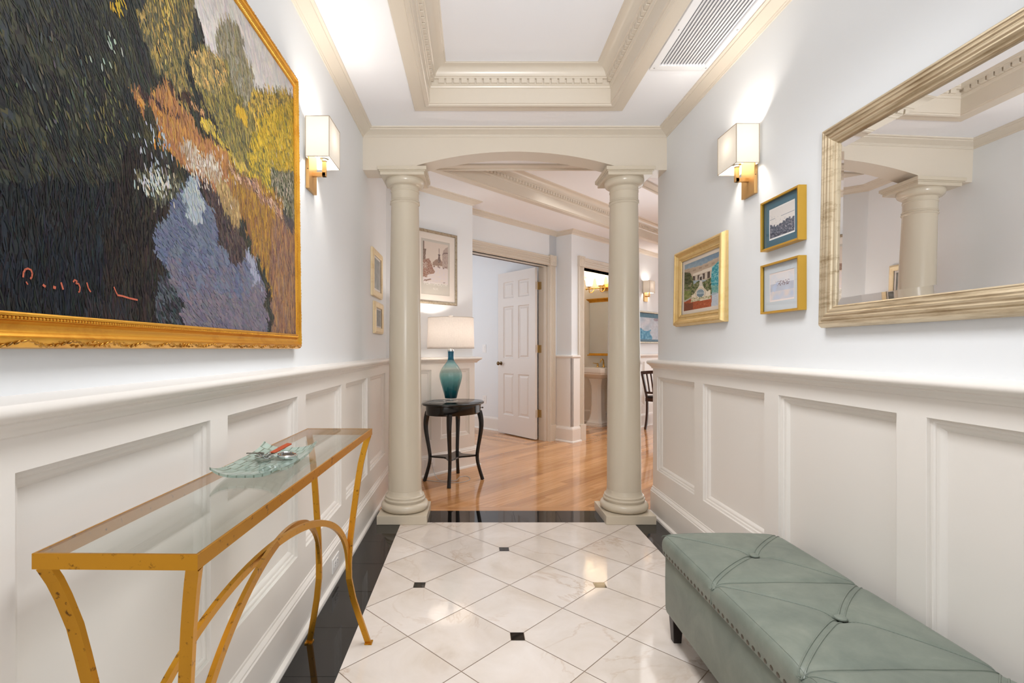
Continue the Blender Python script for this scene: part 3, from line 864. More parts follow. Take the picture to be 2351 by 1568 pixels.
def inside(poly, x, y):
    r = False; j = len(poly)-1
    for i in range(len(poly)):
        xi, yi = poly[i]; xj, yj = poly[j]
        if (yi > y) != (yj > y) and x < (xj-xi)*(y-yi)/(yj-yi)+xi: r = not r
        j = i
    return r
def nz1(x, y, z=0.0): return noise.noise(Vector((x, y, z)))
def jit(c, a, rnd): return tuple(max(0, min(255, v + rnd.uniform(-a, a))) for v in c)
def lerp(a, b, t): return tuple(x + (y-x)*t for x, y in zip(a, b))
def quad(c):     # corners tl,tr,br,bl -> (u,v) to drawing coordinates
    tl, tr, br, bl = c
    def f(u, v):
        v = 1-v
        x = (1-u)*((1-v)*tl[0]+v*bl[0]) + u*((1-v)*tr[0]+v*br[0])
        y = (1-u)*((1-v)*tl[1]+v*bl[1]) + u*((1-v)*tr[1]+v*br[1])
        return x, y
    return f

# large river landscape --------------------------------------------------
PW, PH, PY0, PZ0 = 1.40, 1.10, 0.662, 1.140
DARKS = [(46,48,52), (54,55,57), (40,42,46), (62,63,60), (54,60,62), (48,54,58), (68,68,60), (58,53,53)]
LEAF = DARKS + [(80,82,66), (90,90,70), (72,80,74), (72,78,84), (98,95,68), (50,55,50), (44,46,50), (52,52,54)]
NAVY = [(36,40,48), (42,48,58), (30,33,40), (48,56,66), (38,36,38), (52,58,60), (44,40,42), (34,40,42)]
BROWN = [(52,46,46), (40,36,38), (64,54,50), (34,32,36), (58,60,58), (74,66,56)]
GRNW = [(88,92,80), (110,108,84), (62,66,62), (132,124,96), (150,146,134), (48,50,50)]
SKY = [(212,205,198), (202,196,191), (222,214,206), (192,188,186), (216,210,206), (206,200,198)]
TREEGR = [(164,158,138), (150,146,124), (128,122,98), (170,164,150), (110,106,88), (148,134,96), (178,160,112)]
YEL = [(216,176,60), (230,194,84), (190,160,70), (104,100,68), (76,78,66), (210,166,74), (134,128,84), (224,188,104), (64,66,60), (224,184,72)]
YEL2 = [(214,182,104), (224,186,114), (176,152,96), (116,110,80), (84,84,70), (220,174,104), (150,136,96)]
RUST = [(160,112,74), (176,124,70), (150,104,72), (190,138,76), (138,98,74), (168,120,88), (196,150,84)]
GOLDB = [(214,152,62), (204,140,52), (192,124,58), (222,168,84)]
WHT = [(204,196,182), (186,170,150), (168,136,106), (218,212,204), (152,116,88), (180,150,116), (140,120,104)]
BLUE = [(134,146,180), (146,158,190), (120,130,166), (156,166,192), (140,150,172), (128,140,172), (166,174,196)]
PALEB = [(176,186,196), (166,178,190), (188,196,198), (158,172,186), (190,194,184)]
LAV = [(150,146,172), (164,154,174), (138,136,160), (172,158,172), (144,142,158), (158,150,166), (178,164,176)]
OCH = [(166,126,54), (150,112,60), (182,140,62), (128,94,58), (112,82,62), (190,146,64), (142,110,74), (120,88,72)]
OCHD = [(132,100,76), (150,112,82), (112,82,72), (168,124,80), (124,96,86), (100,74,70), (146,120,104), (176,134,84)]
PURP = [(92,74,74), (78,64,68), (108,88,82), (66,58,64), (120,104,92), (84,78,84)]
PINK = [(204,160,130), (188,144,120), (120,92,84), (216,182,154), (150,112,94), (92,78,78)]
OLIV = [(116,110,74), (138,126,72), (96,92,70), (158,140,78), (78,78,66), (170,150,84)]
def dim(P, k): return [tuple(v*k for v in c) for c in P]
LEAF = dim(LEAF, 0.78); NAVY = dim(NAVY, 0.78); BROWN = dim(BROWN, 0.8); BLUE = dim(BLUE, 0.70); LAV = dim(LAV, 0.70); PALEB = dim(PALEB, 0.9); PURP = dim(PURP, 0.85); GRNW = dim(GRNW, 0.9)
REGS = [   # (outline, palette, stroke angle deg in drawing, length, width); later ones lie on top
 ([(0,-700),(1100,-700),(1100,900),(0,900)], LEAF, 62, 22, 7),
 ([(0,420),(300,420),(380,470),(380,800),(0,820)], NAVY, 88, 34, 8),
 ([(300,330),(400,380),(420,560),(400,800),(240,800),(250,520)], BROWN, 88, 26, 7),
 ([(395,-200),(470,-20),(440,150),(450,260),(380,190),(330,60)], [(120,112,72),(150,132,80),(84,86,68),(96,92,72),(176,148,84),(60,62,60),(190,160,96)], 70, 16, 5),
 ([(440,-300),(720,-300),(720,250),(690,215),(640,210),(600,200),(570,230),(540,250),(500,160),(470,60),(455,0)], SKY, 60, 24, 10),
 ([(505,60),(530,30),(560,70),(585,150),(600,220),(560,300),(540,220),(512,170)], TREEGR, 66, 16, 5),
 ([(600,205),(640,195),(690,225),(690,560),(600,420),(560,330),(560,260)], YEL, 60, 12, 5),
 ([(450,120),(480,100),(530,140),(545,200),(590,270),(600,420),(560,420),(500,280),(455,200)], OLIV, 62, 14, 5),
 ([(450,120),(470,112),(520,130),(535,190),(500,215),(455,200)], YEL2, 60, 13, 5),
 ([(610,260),(690,230),(690,400),(640,400),(585,330)], [(216,178,46),(226,192,76),(196,160,52),(150,132,60),(96,94,62),(210,170,60)], 62, 11, 5),
 ([(548,250),(565,242),(578,285),(565,292),(552,285)], [(212,172,60),(200,160,60)], 64, 12, 5),
 ([(468,272),(490,268),(510,310),(545,360),(570,390),(540,385),(500,330)], [(196,168,96),(206,176,84),(214,186,70),(150,138,90)], 64, 12, 5),
 ([(575,350),(620,350),(650,400),(640,470),(600,430),(575,400)], [(206,172,60),(216,182,66),(150,136,70),(90,90,64)], 62, 12, 5),
 ([(630,380),(690,400),(690,545),(650,490),(625,430)], [(70,76,62),(86,92,70),(110,108,84),(150,146,124),(60,64,58),(170,160,140)], 64, 12, 4),
 ([(308,205),(330,198),(345,240),(380,190),(390,182),(420,240),(470,300),(500,330),(540,380),(560,420),(520,440),(470,420),(400,355),(360,310),(330,250)], RUST, 80, 22, 6),
 ([(345,285),(365,300),(395,335),(402,355),(378,345),(358,320)], GOLDB, 82, 18, 6),
 ([(325,225),(350,255),(400,272),(350,262)], GOLDB, 45, 14, 5),
 ([(385,180),(405,190),(440,222),(480,262),(478,272),(440,238),(400,205)], [(58,48,48),(72,56,50),(90,64,54)], 40, 20, 4),
 ([(330,205),(420,273),(416,280),(330,216)], [(70,56,58),(84,64,60)], 38, 22, 3),
 ([(440,222),(470,240),(485,260),(470,262)], [(206,160,116),(190,140,96)], 45, 14, 4),
 ([(475,285),(545,365),(542,370),(472,290)], [(70,62,56),(90,76,60)], 46, 16, 3),
 ([(412,328),(440,320),(470,360),(505,365),(522,400),(510,425),(470,410),(430,370)], WHT, 88, 20, 4),
 ([(520,360),(560,395),(640,450),(690,545),(690,760),(640,760),(610,620),(580,560),(540,440)], OCH, 84, 24, 5),
 ([(640,480),(690,545),(690,775),(630,768),(620,640)], OCHD, 86, 26, 5),
 ([(470,420),(500,425),(530,470),(560,540),(580,590),(540,600),(510,570),(490,500)], PURP, 74, 16, 6),
 ([(500,410),(540,430),(560,500),(540,520),(515,470)], [(150,124,86),(170,144,100),(190,160,110),(128,104,84)], 84, 18, 5),
 ([(532,385),(560,398),(600,432),(625,450),(660,490),(668,505),(640,492),(590,450),(545,408)], PINK, 42, 13, 4),
 ([(655,480),(690,520),(690,545),(650,505)], [(70,68,74),(96,86,84)], 42, 18, 4),
 ([(430,410),(450,405),(470,440),(490,490),(505,560),(540,600),(575,590),(582,560),(600,640),(612,700),(620,768),(400,768),(410,700),(380,620),(350,555),(375,500),(410,455)], BLUE, 30, 15, 8),
 ([(432,412),(452,408),(478,470),(470,520),(440,500),(425,450)], PALEB, 70, 15, 7),
 
 ([(570,590),(582,555),(592,600),(600,660),(585,660)], [(150,154,174),(160,160,178)], 86, 14, 5),
 ([(345,240),(355,240),(372,310),(385,330),(340,330),(328,280)], [(58,58,50),(76,72,52),(48,48,46)], 70, 14, 6),
 ([(310,395),(380,385),(420,400),(420,440),(400,470),(370,480),(345,450)], GRNW, 76, 14, 5),
 ([(380,610),(415,690),(430,770),(360,770),(365,680)], [(44,52,56),(58,66,72),(38,40,44),(84,92,100),(70,66,74)], 50, 15, 7),
 ([(200,690),(300,690),(330,770),(200,770)], [(40,38,42),(54,46,46),(46,50,58)], 86, 30, 8),
]
def region_at(x, y, rnd=None):
    k = 0.035
    xx = x + 14*nz1(x*k, y*k, 3.1) + 6*nz1(x*0.12, y*0.12, 7.7); yy = y + 14*nz1(x*k, y*k, 9.2) + 6*nz1(x*0.12, y*0.12, 1.7)
    best = 0
    for i in range(len(REGS)-1, -1, -1):
        if inside(REGS[i][0], xx, yy): best = i; break
    return REGS[best]
def pal(R, y, a, b):
    P = R[1]
    if P is BLUE:      # the water turns from blue to lilac towards the near bank
        k = (y-540)/170 + 0.5*nz1(a*20, b*14, 6) + 0.25*nz1(a*60, b*40, 8)
        P = BLUE if k < 0.35 else LAV if k > 0.75 else BLUE[:4] + LAV[:4]
    return P
def px_of(a, b):      # canvas point (metres along wall, height) -> drawing coordinates of the study
    Y = PY0 + a; z = PZ0 + b - 1.14
    return 1087 - 0.703*1158/Y, 801 - z*1158/Y
def land(u, v):
    a = 0.056 + u*(PW-0.112); b = 0.056 + v*(PH-0.112)
    x, y = px_of(a, b); R = region_at(x, y); P = pal(R, y, a, b)
    q = nz1(a*26, b*15, 2)*0.5 + 0.5; idx = min(len(P)-1, max(0, int(q*1.3*len(P) - 0.15*len(P))))
    sh = 6*nz1(a*90, b*50, 5)
    return tuple(max(0, min(255, c*1.04 + sh)) for c in P[idx])
def strokes(m, al, ab, aw, ah, zz):
    rnd = random.Random(11)
    def stroke(a, b, ang, L, W, col, z):
        ca, sa = math.cos(ang), math.sin(ang); pts = []
        for (u, v) in ((-0.5,0.0),(-0.35,-0.4),(0.2,-0.5),(0.5,-0.1),(0.4,0.35),(-0.2,0.5)):
            du, dv = u*L, v*W
            pts.append((min(max(a + du*ca - dv*sa, al), al+aw), min(max(b + du*sa + dv*ca, ab), ab+ah), z + 0.0004*(0.5-abs(v))))
        m.poly(pts, 0, srgb(*col))
    n = 0
    while n < 26000:
        a = al + aw*rnd.random()**0.9; b = ab + ah*rnd.random()
        x, y = px_of(a, b)
        if y < -30: 
            if rnd.random() < 0.85: continue
        R = region_at(x, y); n += 1
        sc = 1.0/1158*(PY0 + a)                      # metres per drawing unit
        an = math.radians(180-R[2] + rnd.gauss(0, 13))
        # the stroke angle was read on the slanted picture: undo the slant
        dx, dy = math.cos(an)/1.0, math.sin(an)
        k = pal(R, y, a, b); q = nz1(a*18, b*11, 2)*0.5 + 0.5
        loc = k[min(len(k)-1, max(0, int(q*1.3*len(k) - 0.15*len(k))))]
        col = jit(lerp(loc, rnd.choice(k), rnd.uniform(0.15, 0.75) if (k is LEAF or k is NAVY or R[1] is BLUE) else rnd.uniform(0.45, 1.0)), 5, rnd)
        L = R[3]*rnd.uniform(0.5, 1.5)*sc; W = R[4]*rnd.uniform(0.35, 0.95)*sc
        if x < 330: L *= 1.05; W *= 0.62
        stroke(a, b, an, L*1.15, W*1.1, col, zz + 0.0003 + 0.0007*rnd.random())
    # light touches
    for (x, y, ww, hh, k, cols) in ((360,330,46,60,26,[(178,186,196),(150,158,170)]), (370,420,40,34,60,[(190,190,180),(206,196,170),(170,180,186)]), (258,110,26,40,8,[(160,176,160)]),
                                    (395,30,24,90,40,[(206,172,80),(190,156,84),(214,184,110)]), (280,20,18,24,10,[(196,160,50)]), (120,200,90,160,26,[(84,88,70),(78,82,80),(94,92,68)]),
                                    (655,430,30,60,60,[(206,190,166),(180,170,150)]), (480,390,50,50,60,[(216,208,196),(200,186,166)]), (245,250,60,120,30,[(104,98,64),(92,92,70)])):
        for i in range(int(k*1.6)):
            px, py = x + rnd.gauss(0, ww/2), y + rnd.gauss(0, hh/2)
            Y = 0.703*1158/(1087-px); a = Y - PY0; b = 1.14 + (801-py)*Y/1158 - PZ0
            if al+0.01 < a < al+aw-0.01 and ab+0.01 < b < ab+ah-0.01:
                stroke(a, b, math.radians(112+rnd.gauss(0,14)), 0.015*rnd.uniform(0.5,1.4), 0.0042, jit(rnd.choice(cols), 8, rnd), zz+0.0013)
    # red brush marks low on the left
    def line(pts, w):
        Q = []
        for (px, py) in pts:
            Y = 0.703*1158/(1087-px); Q.append(Vector((Y - PY0, 1.14 + (801-py)*Y/1158 - PZ0)))
        for p, q in zip(Q[:-1], Q[1:]):
            d = (q-p).normalized()*w*0.3; nn = Vector((-d.y, d.x)).normalized()*w/2
            m.poly([((p-d+nn).x,(p-d+nn).y,zz+0.0016),((q+d+nn).x,(q+d+nn).y,zz+0.0016),((q+d-nn).x,(q+d-nn).y,zz+0.0016),((p-d-nn).x,(p-d-nn).y,zz+0.0016)], 0, srgb(186,100,78))
    line([(57,636),(58,626),(62,619),(68,617),(75,620),(78,628),(77,636),(74,640)], 0.003)
    line([(64,648),(67,653)], 0.0022); line([(103,655),(107,658)], 0.004); line([(127,660),(130,661)], 0.005); line([(144,650),(148,664)], 0.0035)
    line([(172,647),(175,643),(180,646),(178,651),(184,652),(187,660),(186,669),(184,671)], 0.003); line([(203,650),(206,662),(211,670)], 0.003)
    line([(265,660),(269,670),(273,678)], 0.003); line([(273,678),(284,680),(300,685),(318,689)], 0.0036)
GPROF = [(0, 0), (0, 0.018), (0.002, 0.026), (0.008, 0.033), (0.015, 0.038), (0.0175, 0.039), (0.0195, 0.036), (0.022, 0.0345), (0.026, 0.030), (0.032, 0.0275), (0.038, 0.0275), (0.0425, 0.031), (0.0445, 0.036), (0.0455, 0.036), (0.0455, 0.033), (0.0495, 0.033), (0.0505, 0.036), (0.054, 0.037), (0.0565, 0.035), (0.058, 0.024)]
pc, PM, pf = framed('framed_painting', 'huge gilt framed oil landscape of a river bank above the console table', 'painting', MAT((0,1,0), (0,0,1), (1,0,0), (XL, PY0, PZ0)), PW, PH, GPROF, GOLDLEAF, [], ((0.056,0.056,0.056,0.056), 300, 220, land, strokes), OIL, False, lean=-0.012, nin=0.030)
m = MB(PM); k = 0
per = [((0.0475,0.0475),(PW-0.0475,0.0475)),((PW-0.0475,0.0475),(PW-0.0475,PH-0.0475)),((PW-0.0475,PH-0.0475),(0.0475,PH-0.0475)),((0.0475,PH-0.0475),(0.0475,0.0475))]
for a, b in per:
    a, b = Vector(a), Vector(b); L = (b-a).length; nn = int(L/0.0068)
    for i in range(nn):
        p = a + (b-a)*(i+0.5)/nn; m.ball((p.x, p.y, 0.0348), 0.0029, 6, 4)
m.build('beading', GOLDLEAF, pf, smooth=True)
m = MB(PM); e = 0.0085
per = [((e,e),(PW-e,e)),((PW-e,e),(PW-e,PH-e)),((PW-e,PH-e),(e,PH-e)),((e,PH-e),(e,e))]
for a, b in per:
    a, b = Vector(a), Vector(b); L = (b-a).length; nn = int(L/0.011); d = (b-a).normalized(); nv = Vector((-d.y, d.x))
    for i in range(nn):
        p = a + (b-a)*(i+0.5)/nn; ph = i*0.75
        for (off, an, l) in ((0.0035*math.sin(ph), 0.7*math.cos(ph), 1.0), (-0.004*math.sin(ph*1.3+1), -0.9*math.cos(ph*0.6), 0.7)):
            c2 = p + nv*off
            aa = math.atan2(d.y, d.x) + an
            hgt = 0.033 + (off)*0.75
            m.ball((c2.x, c2.y, hgt), 0.0072*l, 6, 4, (1.0, 0.34, 0.42), Matrix.Rotation(aa, 3, 'Z'))
m.build('carved_edge', GOLDCARV, pf, smooth=True, ang=60)

# garden picture in a deep gold frame --------------------------------------
qh = quad([(245,548),(720,368),(735,1222),(262,1290)])
rH = random.Random(3)
def hotel(u, v):
    x, y = qh(u, v); n1 = nz1(x*0.03, y*0.03); n2 = nz1(x*0.11, y*0.11, 4)
    x2, y2 = x + 10*n2, y + 10*n1
    col = lerp((128,150,170), (164,180,190), max(0, min(1, (y-430)/220 + 0.4*n1)))                       # sky
    if inside([(240,620),(500,560),(735,440),(740,800),(240,800)], x, y):
        col = (196,178,158)
        if inside([(240,625),(500,575),(735,480),(735,560),(500,640),(240,690)], x, y): col = (170,148,128) if (int(x/42) % 2 and 0.3 < ((y-600+0.35*(x-400)) % 60)/60 < 0.8) else (188,168,148)
        if inside([(380,690),(640,600),(640,650),(380,735)], x, y): col = (226,214,198)
        if inside([(380,735),(640,660),(640,770),(380,800)], x, y): col = (92,78,70) if int((x-380)/34) % 2 == 0 else (206,192,176)
        if inside([(470,725),(520,715),(525,800),(468,800)], x, y): col = (206,196,184) if not inside([(482,745),(508,740),(510,800),(482,800)], x, y) else (70,58,50)
    if inside([(240,660),(330,670),(370,740),(400,860),(470,800),(500,850),(640,760),(660,960),(640,1060),(240,1130)], x2, y2):
        k = n2 + n1
        col = (60,70,44) if k < -0.25 else (96,108,62) if k < 0.05 else (128,138,82) if k < 0.3 else (150,128,120)
        if y > 960 and x < 360: col = lerp(col, (150,160,84), 0.6)
        if x < 350 and y < 860: col = lerp(col, (58,62,40), 0.6)
    if inside([(480,805),(510,800),(525,880),(545,920),(460,920),(478,880)], x, y): col = (214,206,196)
    if inside([(640,600),(680,560),(735,500),(735,1020),(650,1010),(632,800)], x2, y2):
        k = n2 + 0.6*n1; col = (40,140,158) if k < -0.1 else (74,164,176) if k < 0.2 else (150,200,200)
        if y > 900: col = lerp(col, (140,170,150), 0.6)
    if inside([(255,1120),(380,1060),(640,1060),(735,1030),(740,1230),(262,1292)], x, y):
        k = n2*0.6 + n1; col = (178,92,58) if k < 0.05 else (160,80,52) if k < 0.4 else (192,112,76)
        if x < 400 and y > 1160: col = lerp(col, (110,66,50), 0.7)
        if x > 650: col = lerp((180,190,204), (206,210,216), 0.5+n2)
    # curved white garden sign
    dx, dy = (x-498)/72.0, (y-1010)/88.0
    if inside([(372,1030),(400,1030),(440,950),(475,900),(520,895),(560,950),(590,985),(630,965),(640,1110),(372,1150)], x, y): col = (230,218,198)
    r = dx*dx + dy*dy
    if r < 1.0: col = (198,182,160) if 0.72 < r else (236,228,212)
    if r < 0.55: col = (120,138,150) if dy > 0.15 else (168,182,188) if abs(dy) < 0.15 else (140,158,170)
    if inside([(365,1150),(640,1100),(645,1050),(600,1060),(430,1080),(370,1060)], x2, y2) and n2 > -0.1: col = (150,150,100) if n1 > 0 else (214,200,170)
    if y > 1030 and inside([(262,1120),(370,1060),(365,1095),(265,1140)], x2, y2): col = (186,180,170)
    j = 9*nz1(x*0.25, y*0.25, 8)
    return tuple(max(0, min(255, q + j)) for q in col)
HPROF = [(0, 0), (0, 0.020), (0.003, 0.024), (0.006, 0.034), (0.010, 0.040), (0.017, 0.043), (0.022, 0.041), (0.024, 0.037), (0.027, 0.037), (0.034, 0.028), (0.043, 0.023), (0.050, 0.021), (0.052, 0.024), (0.057, 0.025), (0.060, 0.021), (0.063, 0.019), (0.067, 0.018), (0.069, 0.014)]
framed('framed_painting', 'small garden painting in a wide pale gold frame on the right wall', 'painting', MAT((0,-1,0), (0,0,1), (-1,0,0), (XR, 3.156, 1.278)), 0.615, 0.46, HPROF, GOLDPALE,
       [('liner', (0.092,0.092,0.090,0.090), LINER)], ((0.092,0.092,0.090,0.090), 110, 80, hotel), OIL, False, lean=-0.018)

# two small pictures under the right sconce ---------------------------------
TPROF = [(0, 0), (0, 0.031), (0.0008, 0.032), (0.0078, 0.032), (0.0085, 0.031), (0.0085, 0.0225)]
qa = quad([(165,372),(452,250),(447,585),(165,683)])
def harbour(u, v):
    x, y = qa(u, v)
    if u < 0.03 or u > 0.97 or v < 0.05 or v > 0.97: return (240,238,236)
    n1 = nz1(x*0.05, y*0.05); n2 = nz1(x*0.25, y*0.25, 3)
    col = (226,220,216)
    if 0 < (y - (470 - 0.41*(x-180))) < 7 and (x < 235 or x > 300): col = (150,154,162)
    if n2 > 0.45 and 430 < y < 520: col = (170,172,178)
    top = 560 - 0.62*(x-190) + (18 if x > 400 else 0) + 14*n1 if x > 230 else 520 + 12*n1
    if y > max(top, 405):
        k = n2 + 0.5*n1
        col = (64,70,86) if k < -0.1 else (88,92,108) if k < 0.2 else (130,132,144) if k < 0.45 else (196,190,196)
    return col
def shore(u, v):
    if u < 0.035 or u > 0.965 or v < 0.05 or v > 0.95: return (238,226,222)
    n1 = nz1(u*5, v*4, 2); n2 = nz1(u*22, v*18, 5)
    col = lerp((206,216,232), (230,226,228), max(0, min(1, v*1.2-0.1 + 0.5*n1)))
    if 0.35 < v < 0.62: col = lerp(col, (170,176,196), 0.5 + 0.5*n1)
    if 0.52 < v < 0.68 and n2 > 0.02 and 0.25 < u < 0.8: col = (146,132,140)
    if v < 0.35: col = lerp((226,214,212), (196,206,226), max(0, min(1, 0.4+n1)))
    if inside([(0.2,0.3),(0.38,0.62),(0.3,0.66),(0.1,0.5)], u, v): col = lerp(col, (190,204,232), 0.7)
    return col
MRy = MAT((0,-1,0), (0,0,1), (-1,0,0), (XR, 2.204, 0))
framed('framed_print', 'small harbour print in a blue mat and thin gold frame', 'picture', MRy @ Matrix.Translation((0,1.562,0)), 0.259, 0.212, TPROF, GOLDTHIN,
       [('mat_board', (0.042,0.042,0.040,0.040), MATBLUE)], ((0.042,0.042,0.040,0.040), 70, 54, harbour), ART, True, 'thin gold framed prints')
framed('framed_print', 'small pale watercolour in a light mat and thin gold frame, under the blue matted print', 'picture', MRy @ Matrix.Translation((0,1.291,0)), 0.259, 0.211, TPROF, GOLDTHIN,
       [('mat_board', (0.046,0.046,0.048,0.042), MATGREY)], ((0.046,0.046,0.048,0.042), 70, 54, shore), ART, True, 'thin gold framed prints')

# two little pictures behind the left column -----------------------------------
CPROF = [(0, 0), (0, 0.014), (0.003, 0.018), (0.012, 0.022), (0.016, 0.024), (0.024, 0.022), (0.036, 0.021), (0.042, 0.019), (0.046, 0.015)]
def olive(u, v):
    k = nz1(u*4, v*5, 6); return lerp((150,152,148), (112,112,104), max(0, min(1, 0.5+k)))
framed('framed_print', 'narrow cream and gold framed picture behind the left column, the upper of two', 'picture', MAT((0,1,0), (0,0,1), (1,0,0), (XL, 3.606, 1.526)), 0.37, 0.347, CPROF, GOLDCREAM,
       [('mat_board', (0.062,0.062,0.062,0.062), MATCREAM)], ((0.062,0.062,0.062,0.062), 20, 20, olive), ART, True, 'small pictures behind the left column')
framed('framed_print', 'small gold framed picture behind the left column, the lower of two', 'picture', MAT((0,1,0), (0,0,1), (1,0,0), (XL, 3.68, 1.255)), 0.33, 0.238, CPROF, GOLDCREAM,
       [('mat_board', (0.058,0.058,0.058,0.058), MATCREAM)], ((0.058,0.058,0.058,0.058), 20, 20, olive), ART, True, 'small pictures behind the left column')

# street print with steeple ------------------------------------------------------
qs = quad([(232,268),(715,358),(712,1285),(232,1245)])
def street(u, v):
    x, y = qs(u, v); n1 = nz1(x*0.03, y*0.03, 1); n2 = nz1(x*0.12, y*0.12, 2)
    if x < 262 or x > 690 or y < 310 + 0.19*(x-262) or y > 1055 + 0.08*(x-232): return (204,198,188)
    col = (222,208,196)
    x2, y2 = x + 6*n2, y + 8*n1
    if y > 780: col = lerp((226,214,206), (222,212,214), max(0, min(1, 0.5+n1)))
    if inside([(262,310),(284,316),(284,640),(262,660)], x, y): col = (132,112,100)
    if inside([(262,452),(314,455),(306,520),(302,640),(262,655)], x, y): col = (120,98,86) if n2 > -0.2 else (180,160,146)
    if inside([(590,560),(610,480),(650,440),(692,420),(692,820),(660,800),(590,790)], x2, y2): col = (190,172,162) if n2 < 0.2 else (160,140,130)
    if inside([(585,570),(615,520),(692,520),(692,540),(620,545)], x, y): col = (136,116,110)
    if 600 < x < 690 and 600 < y < 790 and int(x/24) % 2 == 0 and int(y/48) % 2 == 0: col = (168,148,140)
    if inside([(420,700),(480,640),(560,640),(590,690),(590,760),(420,745)], x2, y2): col = (172,146,130) if n2 < 0.1 else (140,112,100)
    if inside([(533,400),(541,540),(556,640),(556,700),(512,700),(512,640),(527,540)], x, y): col = (118,98,92) if n2 < 0.25 else (178,160,150)
    if 556 < y < 572 and 514 < x < 554: col = (94,78,74)
    if inside([(262,650),(300,640),(360,620),(400,700),(420,780),(462,860),(450,890),(330,915),(330,960),(262,950)], x2, y2):
        col = (140,98,82) if n2 < -0.05 else (172,128,110) if n2 < 0.2 else (206,186,172)
        if 690 < y < 800 and n2 > 0.0 and x < 330: col = (214,198,186)
    if inside([(262,1030),(290,1000),(400,985),(400,998),(320,1022)], x2, y2): col = (150,122,110)
    if inside([(590,1060),(650,1040),(640,1052),(622,1070)], x2, y2): col = (160,136,126)
    for (bx, by) in ((450,765),(520,770),(545,785),(655,785),(610,800)):
        if abs(x-bx) < 10 and abs(y-by) < 16 and n2 > -0.3: col = (124,96,90)
    return tuple(max(0, min(255, q + 5*n2)) for q in col)
def letters(parent, M, txt, size, x, y, z):
    cu = bpy.data.curves.new('lettering', 'FONT'); cu.body = txt; cu.size = size; cu.align_x = 'CENTER'; cu.extrude = 0.0001
    o = bpy.data.objects.new('lettering', cu); COL.objects.link(o)
    dg = bpy.context.evaluated_depsgraph_get(); me = bpy.data.meshes.new_from_object(o.evaluated_get(dg))
    bpy.data.objects.remove(o)
    off = wloc(parent)
    me.transform(Matrix.Translation(-off) @ M @ Matrix.Translation((x, y, z)))
    me.materials.clear(); me.materials.append(LETTER)
    o = bpy.data.objects.new('lettering', me); COL.objects.link(o); o.parent = parent
SPROF = [(0, 0), (0, 0.016), (0.003, 0.021), (0.008, 0.024), (0.015, 0.021), (0.019, 0.022), (0.024, 0.019), (0.026, 0.014)]
sw, sh_ = 0.526, 0.666
c, M2, fr = framed('framed_print', 'sepia street scene print with church steeple in a silver frame above the lamp', 'picture', MAT((R2,R2,0), (0,0,1), (R2,-R2,0), ST(2.753, TW, 1.549)), sw, sh_, SPROF, SILVERF,
       [('mat_board', (0.092,0.092,0.085,0.085), MATCREAM)], ((0.094,0.094,0.087,0.087), 96, 126, street), ART, True)
letters(c, M2, 'PORTSMOUTH', 0.042, sw/2, 0.087+0.082, 0.0105)
letters(c, M2, 'N.H.', 0.034, sw/2, 0.087+0.040, 0.0105)

# abstract blue painting far down the foyer ------------------------------------------
def blue(u, v):
    n1 = nz1(u*4, v*4, 3); n2 = nz1(u*14, v*14, 5)
    col = lerp((168,182,196), (196,198,206), max(0, min(1, 0.5+n1)))
    if v < 0.42 + 0.12*n1 and u < 0.5+0.2*n1: col = lerp((58,128,164), (104,160,188), 0.5+n2)
    if v > 0.86: col = (72,112,132)
    if v < 0.08: col = (84,116,134)
    if (u-0.75)**2*6 + (v-0.8)**2*40 < 0.12: col = (150,140,150)
    return tuple(q + 14*n2 for q in col)
BPROF = [(0, 0), (0, 0.026), (0.003, 0.03), (0.02, 0.03), (0.024, 0.022), (0.026, 0.012)]
framed('framed_painting', 'abstract blue and grey painting far down the foyer, partly hidden by the right wall', 'painting', MAT((R2,R2,0), (0,0,1), (R2,-R2,0), ST(6.875, TW, 1.225)), 0.86, 0.475, BPROF, SILVERF, [], ((0.027,0.027,0.027,0.027), 60, 40, blue), OIL, False)

# big champagne mirror ------------------------------------------------------------------
MPROF = [(0, 0), (0, 0.016), (0.003, 0.022), (0.008, 0.031), (0.013, 0.036), (0.018, 0.037), (0.021, 0.034), (0.023, 0.034), (0.026, 0.037), (0.032, 0.038), (0.036, 0.035), (0.038, 0.035), (0.041, 0.037), (0.047, 0.037), (0.051, 0.033), (0.053, 0.033), (0.056, 0.034), (0.062, 0.031), (0.065, 0.026), (0.068, 0.025), (0.071, 0.026), (0.075, 0.022), (0.076, 0.016)]
MMw, MMh = 1.10, 0.72
MMM = MAT((0,-1,0), (0,0,1), (-1,0,0), (XR, 1.84, 1.216)) @ Matrix.Rotation(-0.020, 4, 'X')
mr = thing('wall_mirror', MMM @ Vector((MMw/2, 0, 0)), 'large wall mirror in a ribbed champagne gold frame above the bench', 'mirror')
m = MB(MMM); m.sweep(MPROF, [(0,0),(MMw,0),(MMw,MMh),(0,MMh)], True, 1); m.build('frame', CHAMP, mr, smooth=True, ang=25)
m = MB(MMM); a, b, z1, z0 = 0.074, 0.100, 0.018, 0.0165
O = [(a,a),(MMw-a,a),(MMw-a,MMh-a),(a,MMh-a)]; I = [(b,b),(MMw-b,b),(MMw-b,MMh-b),(b,MMh-b)]
m.poly([(x, y, z1) for x, y in I])
for i in range(4):
    j = (i+1) % 4; m.poly([(O[i][0],O[i][1],z0),(O[j][0],O[j][1],z0),(I[j][0],I[j][1],z1),(I[i][0],I[i][1],z1)])
m.box(0.04, MMw-0.04, 0.04, MMh-0.04, 0.002, 0.012)
m.build('mirror_glass', STEEL, mr, recalc=False)

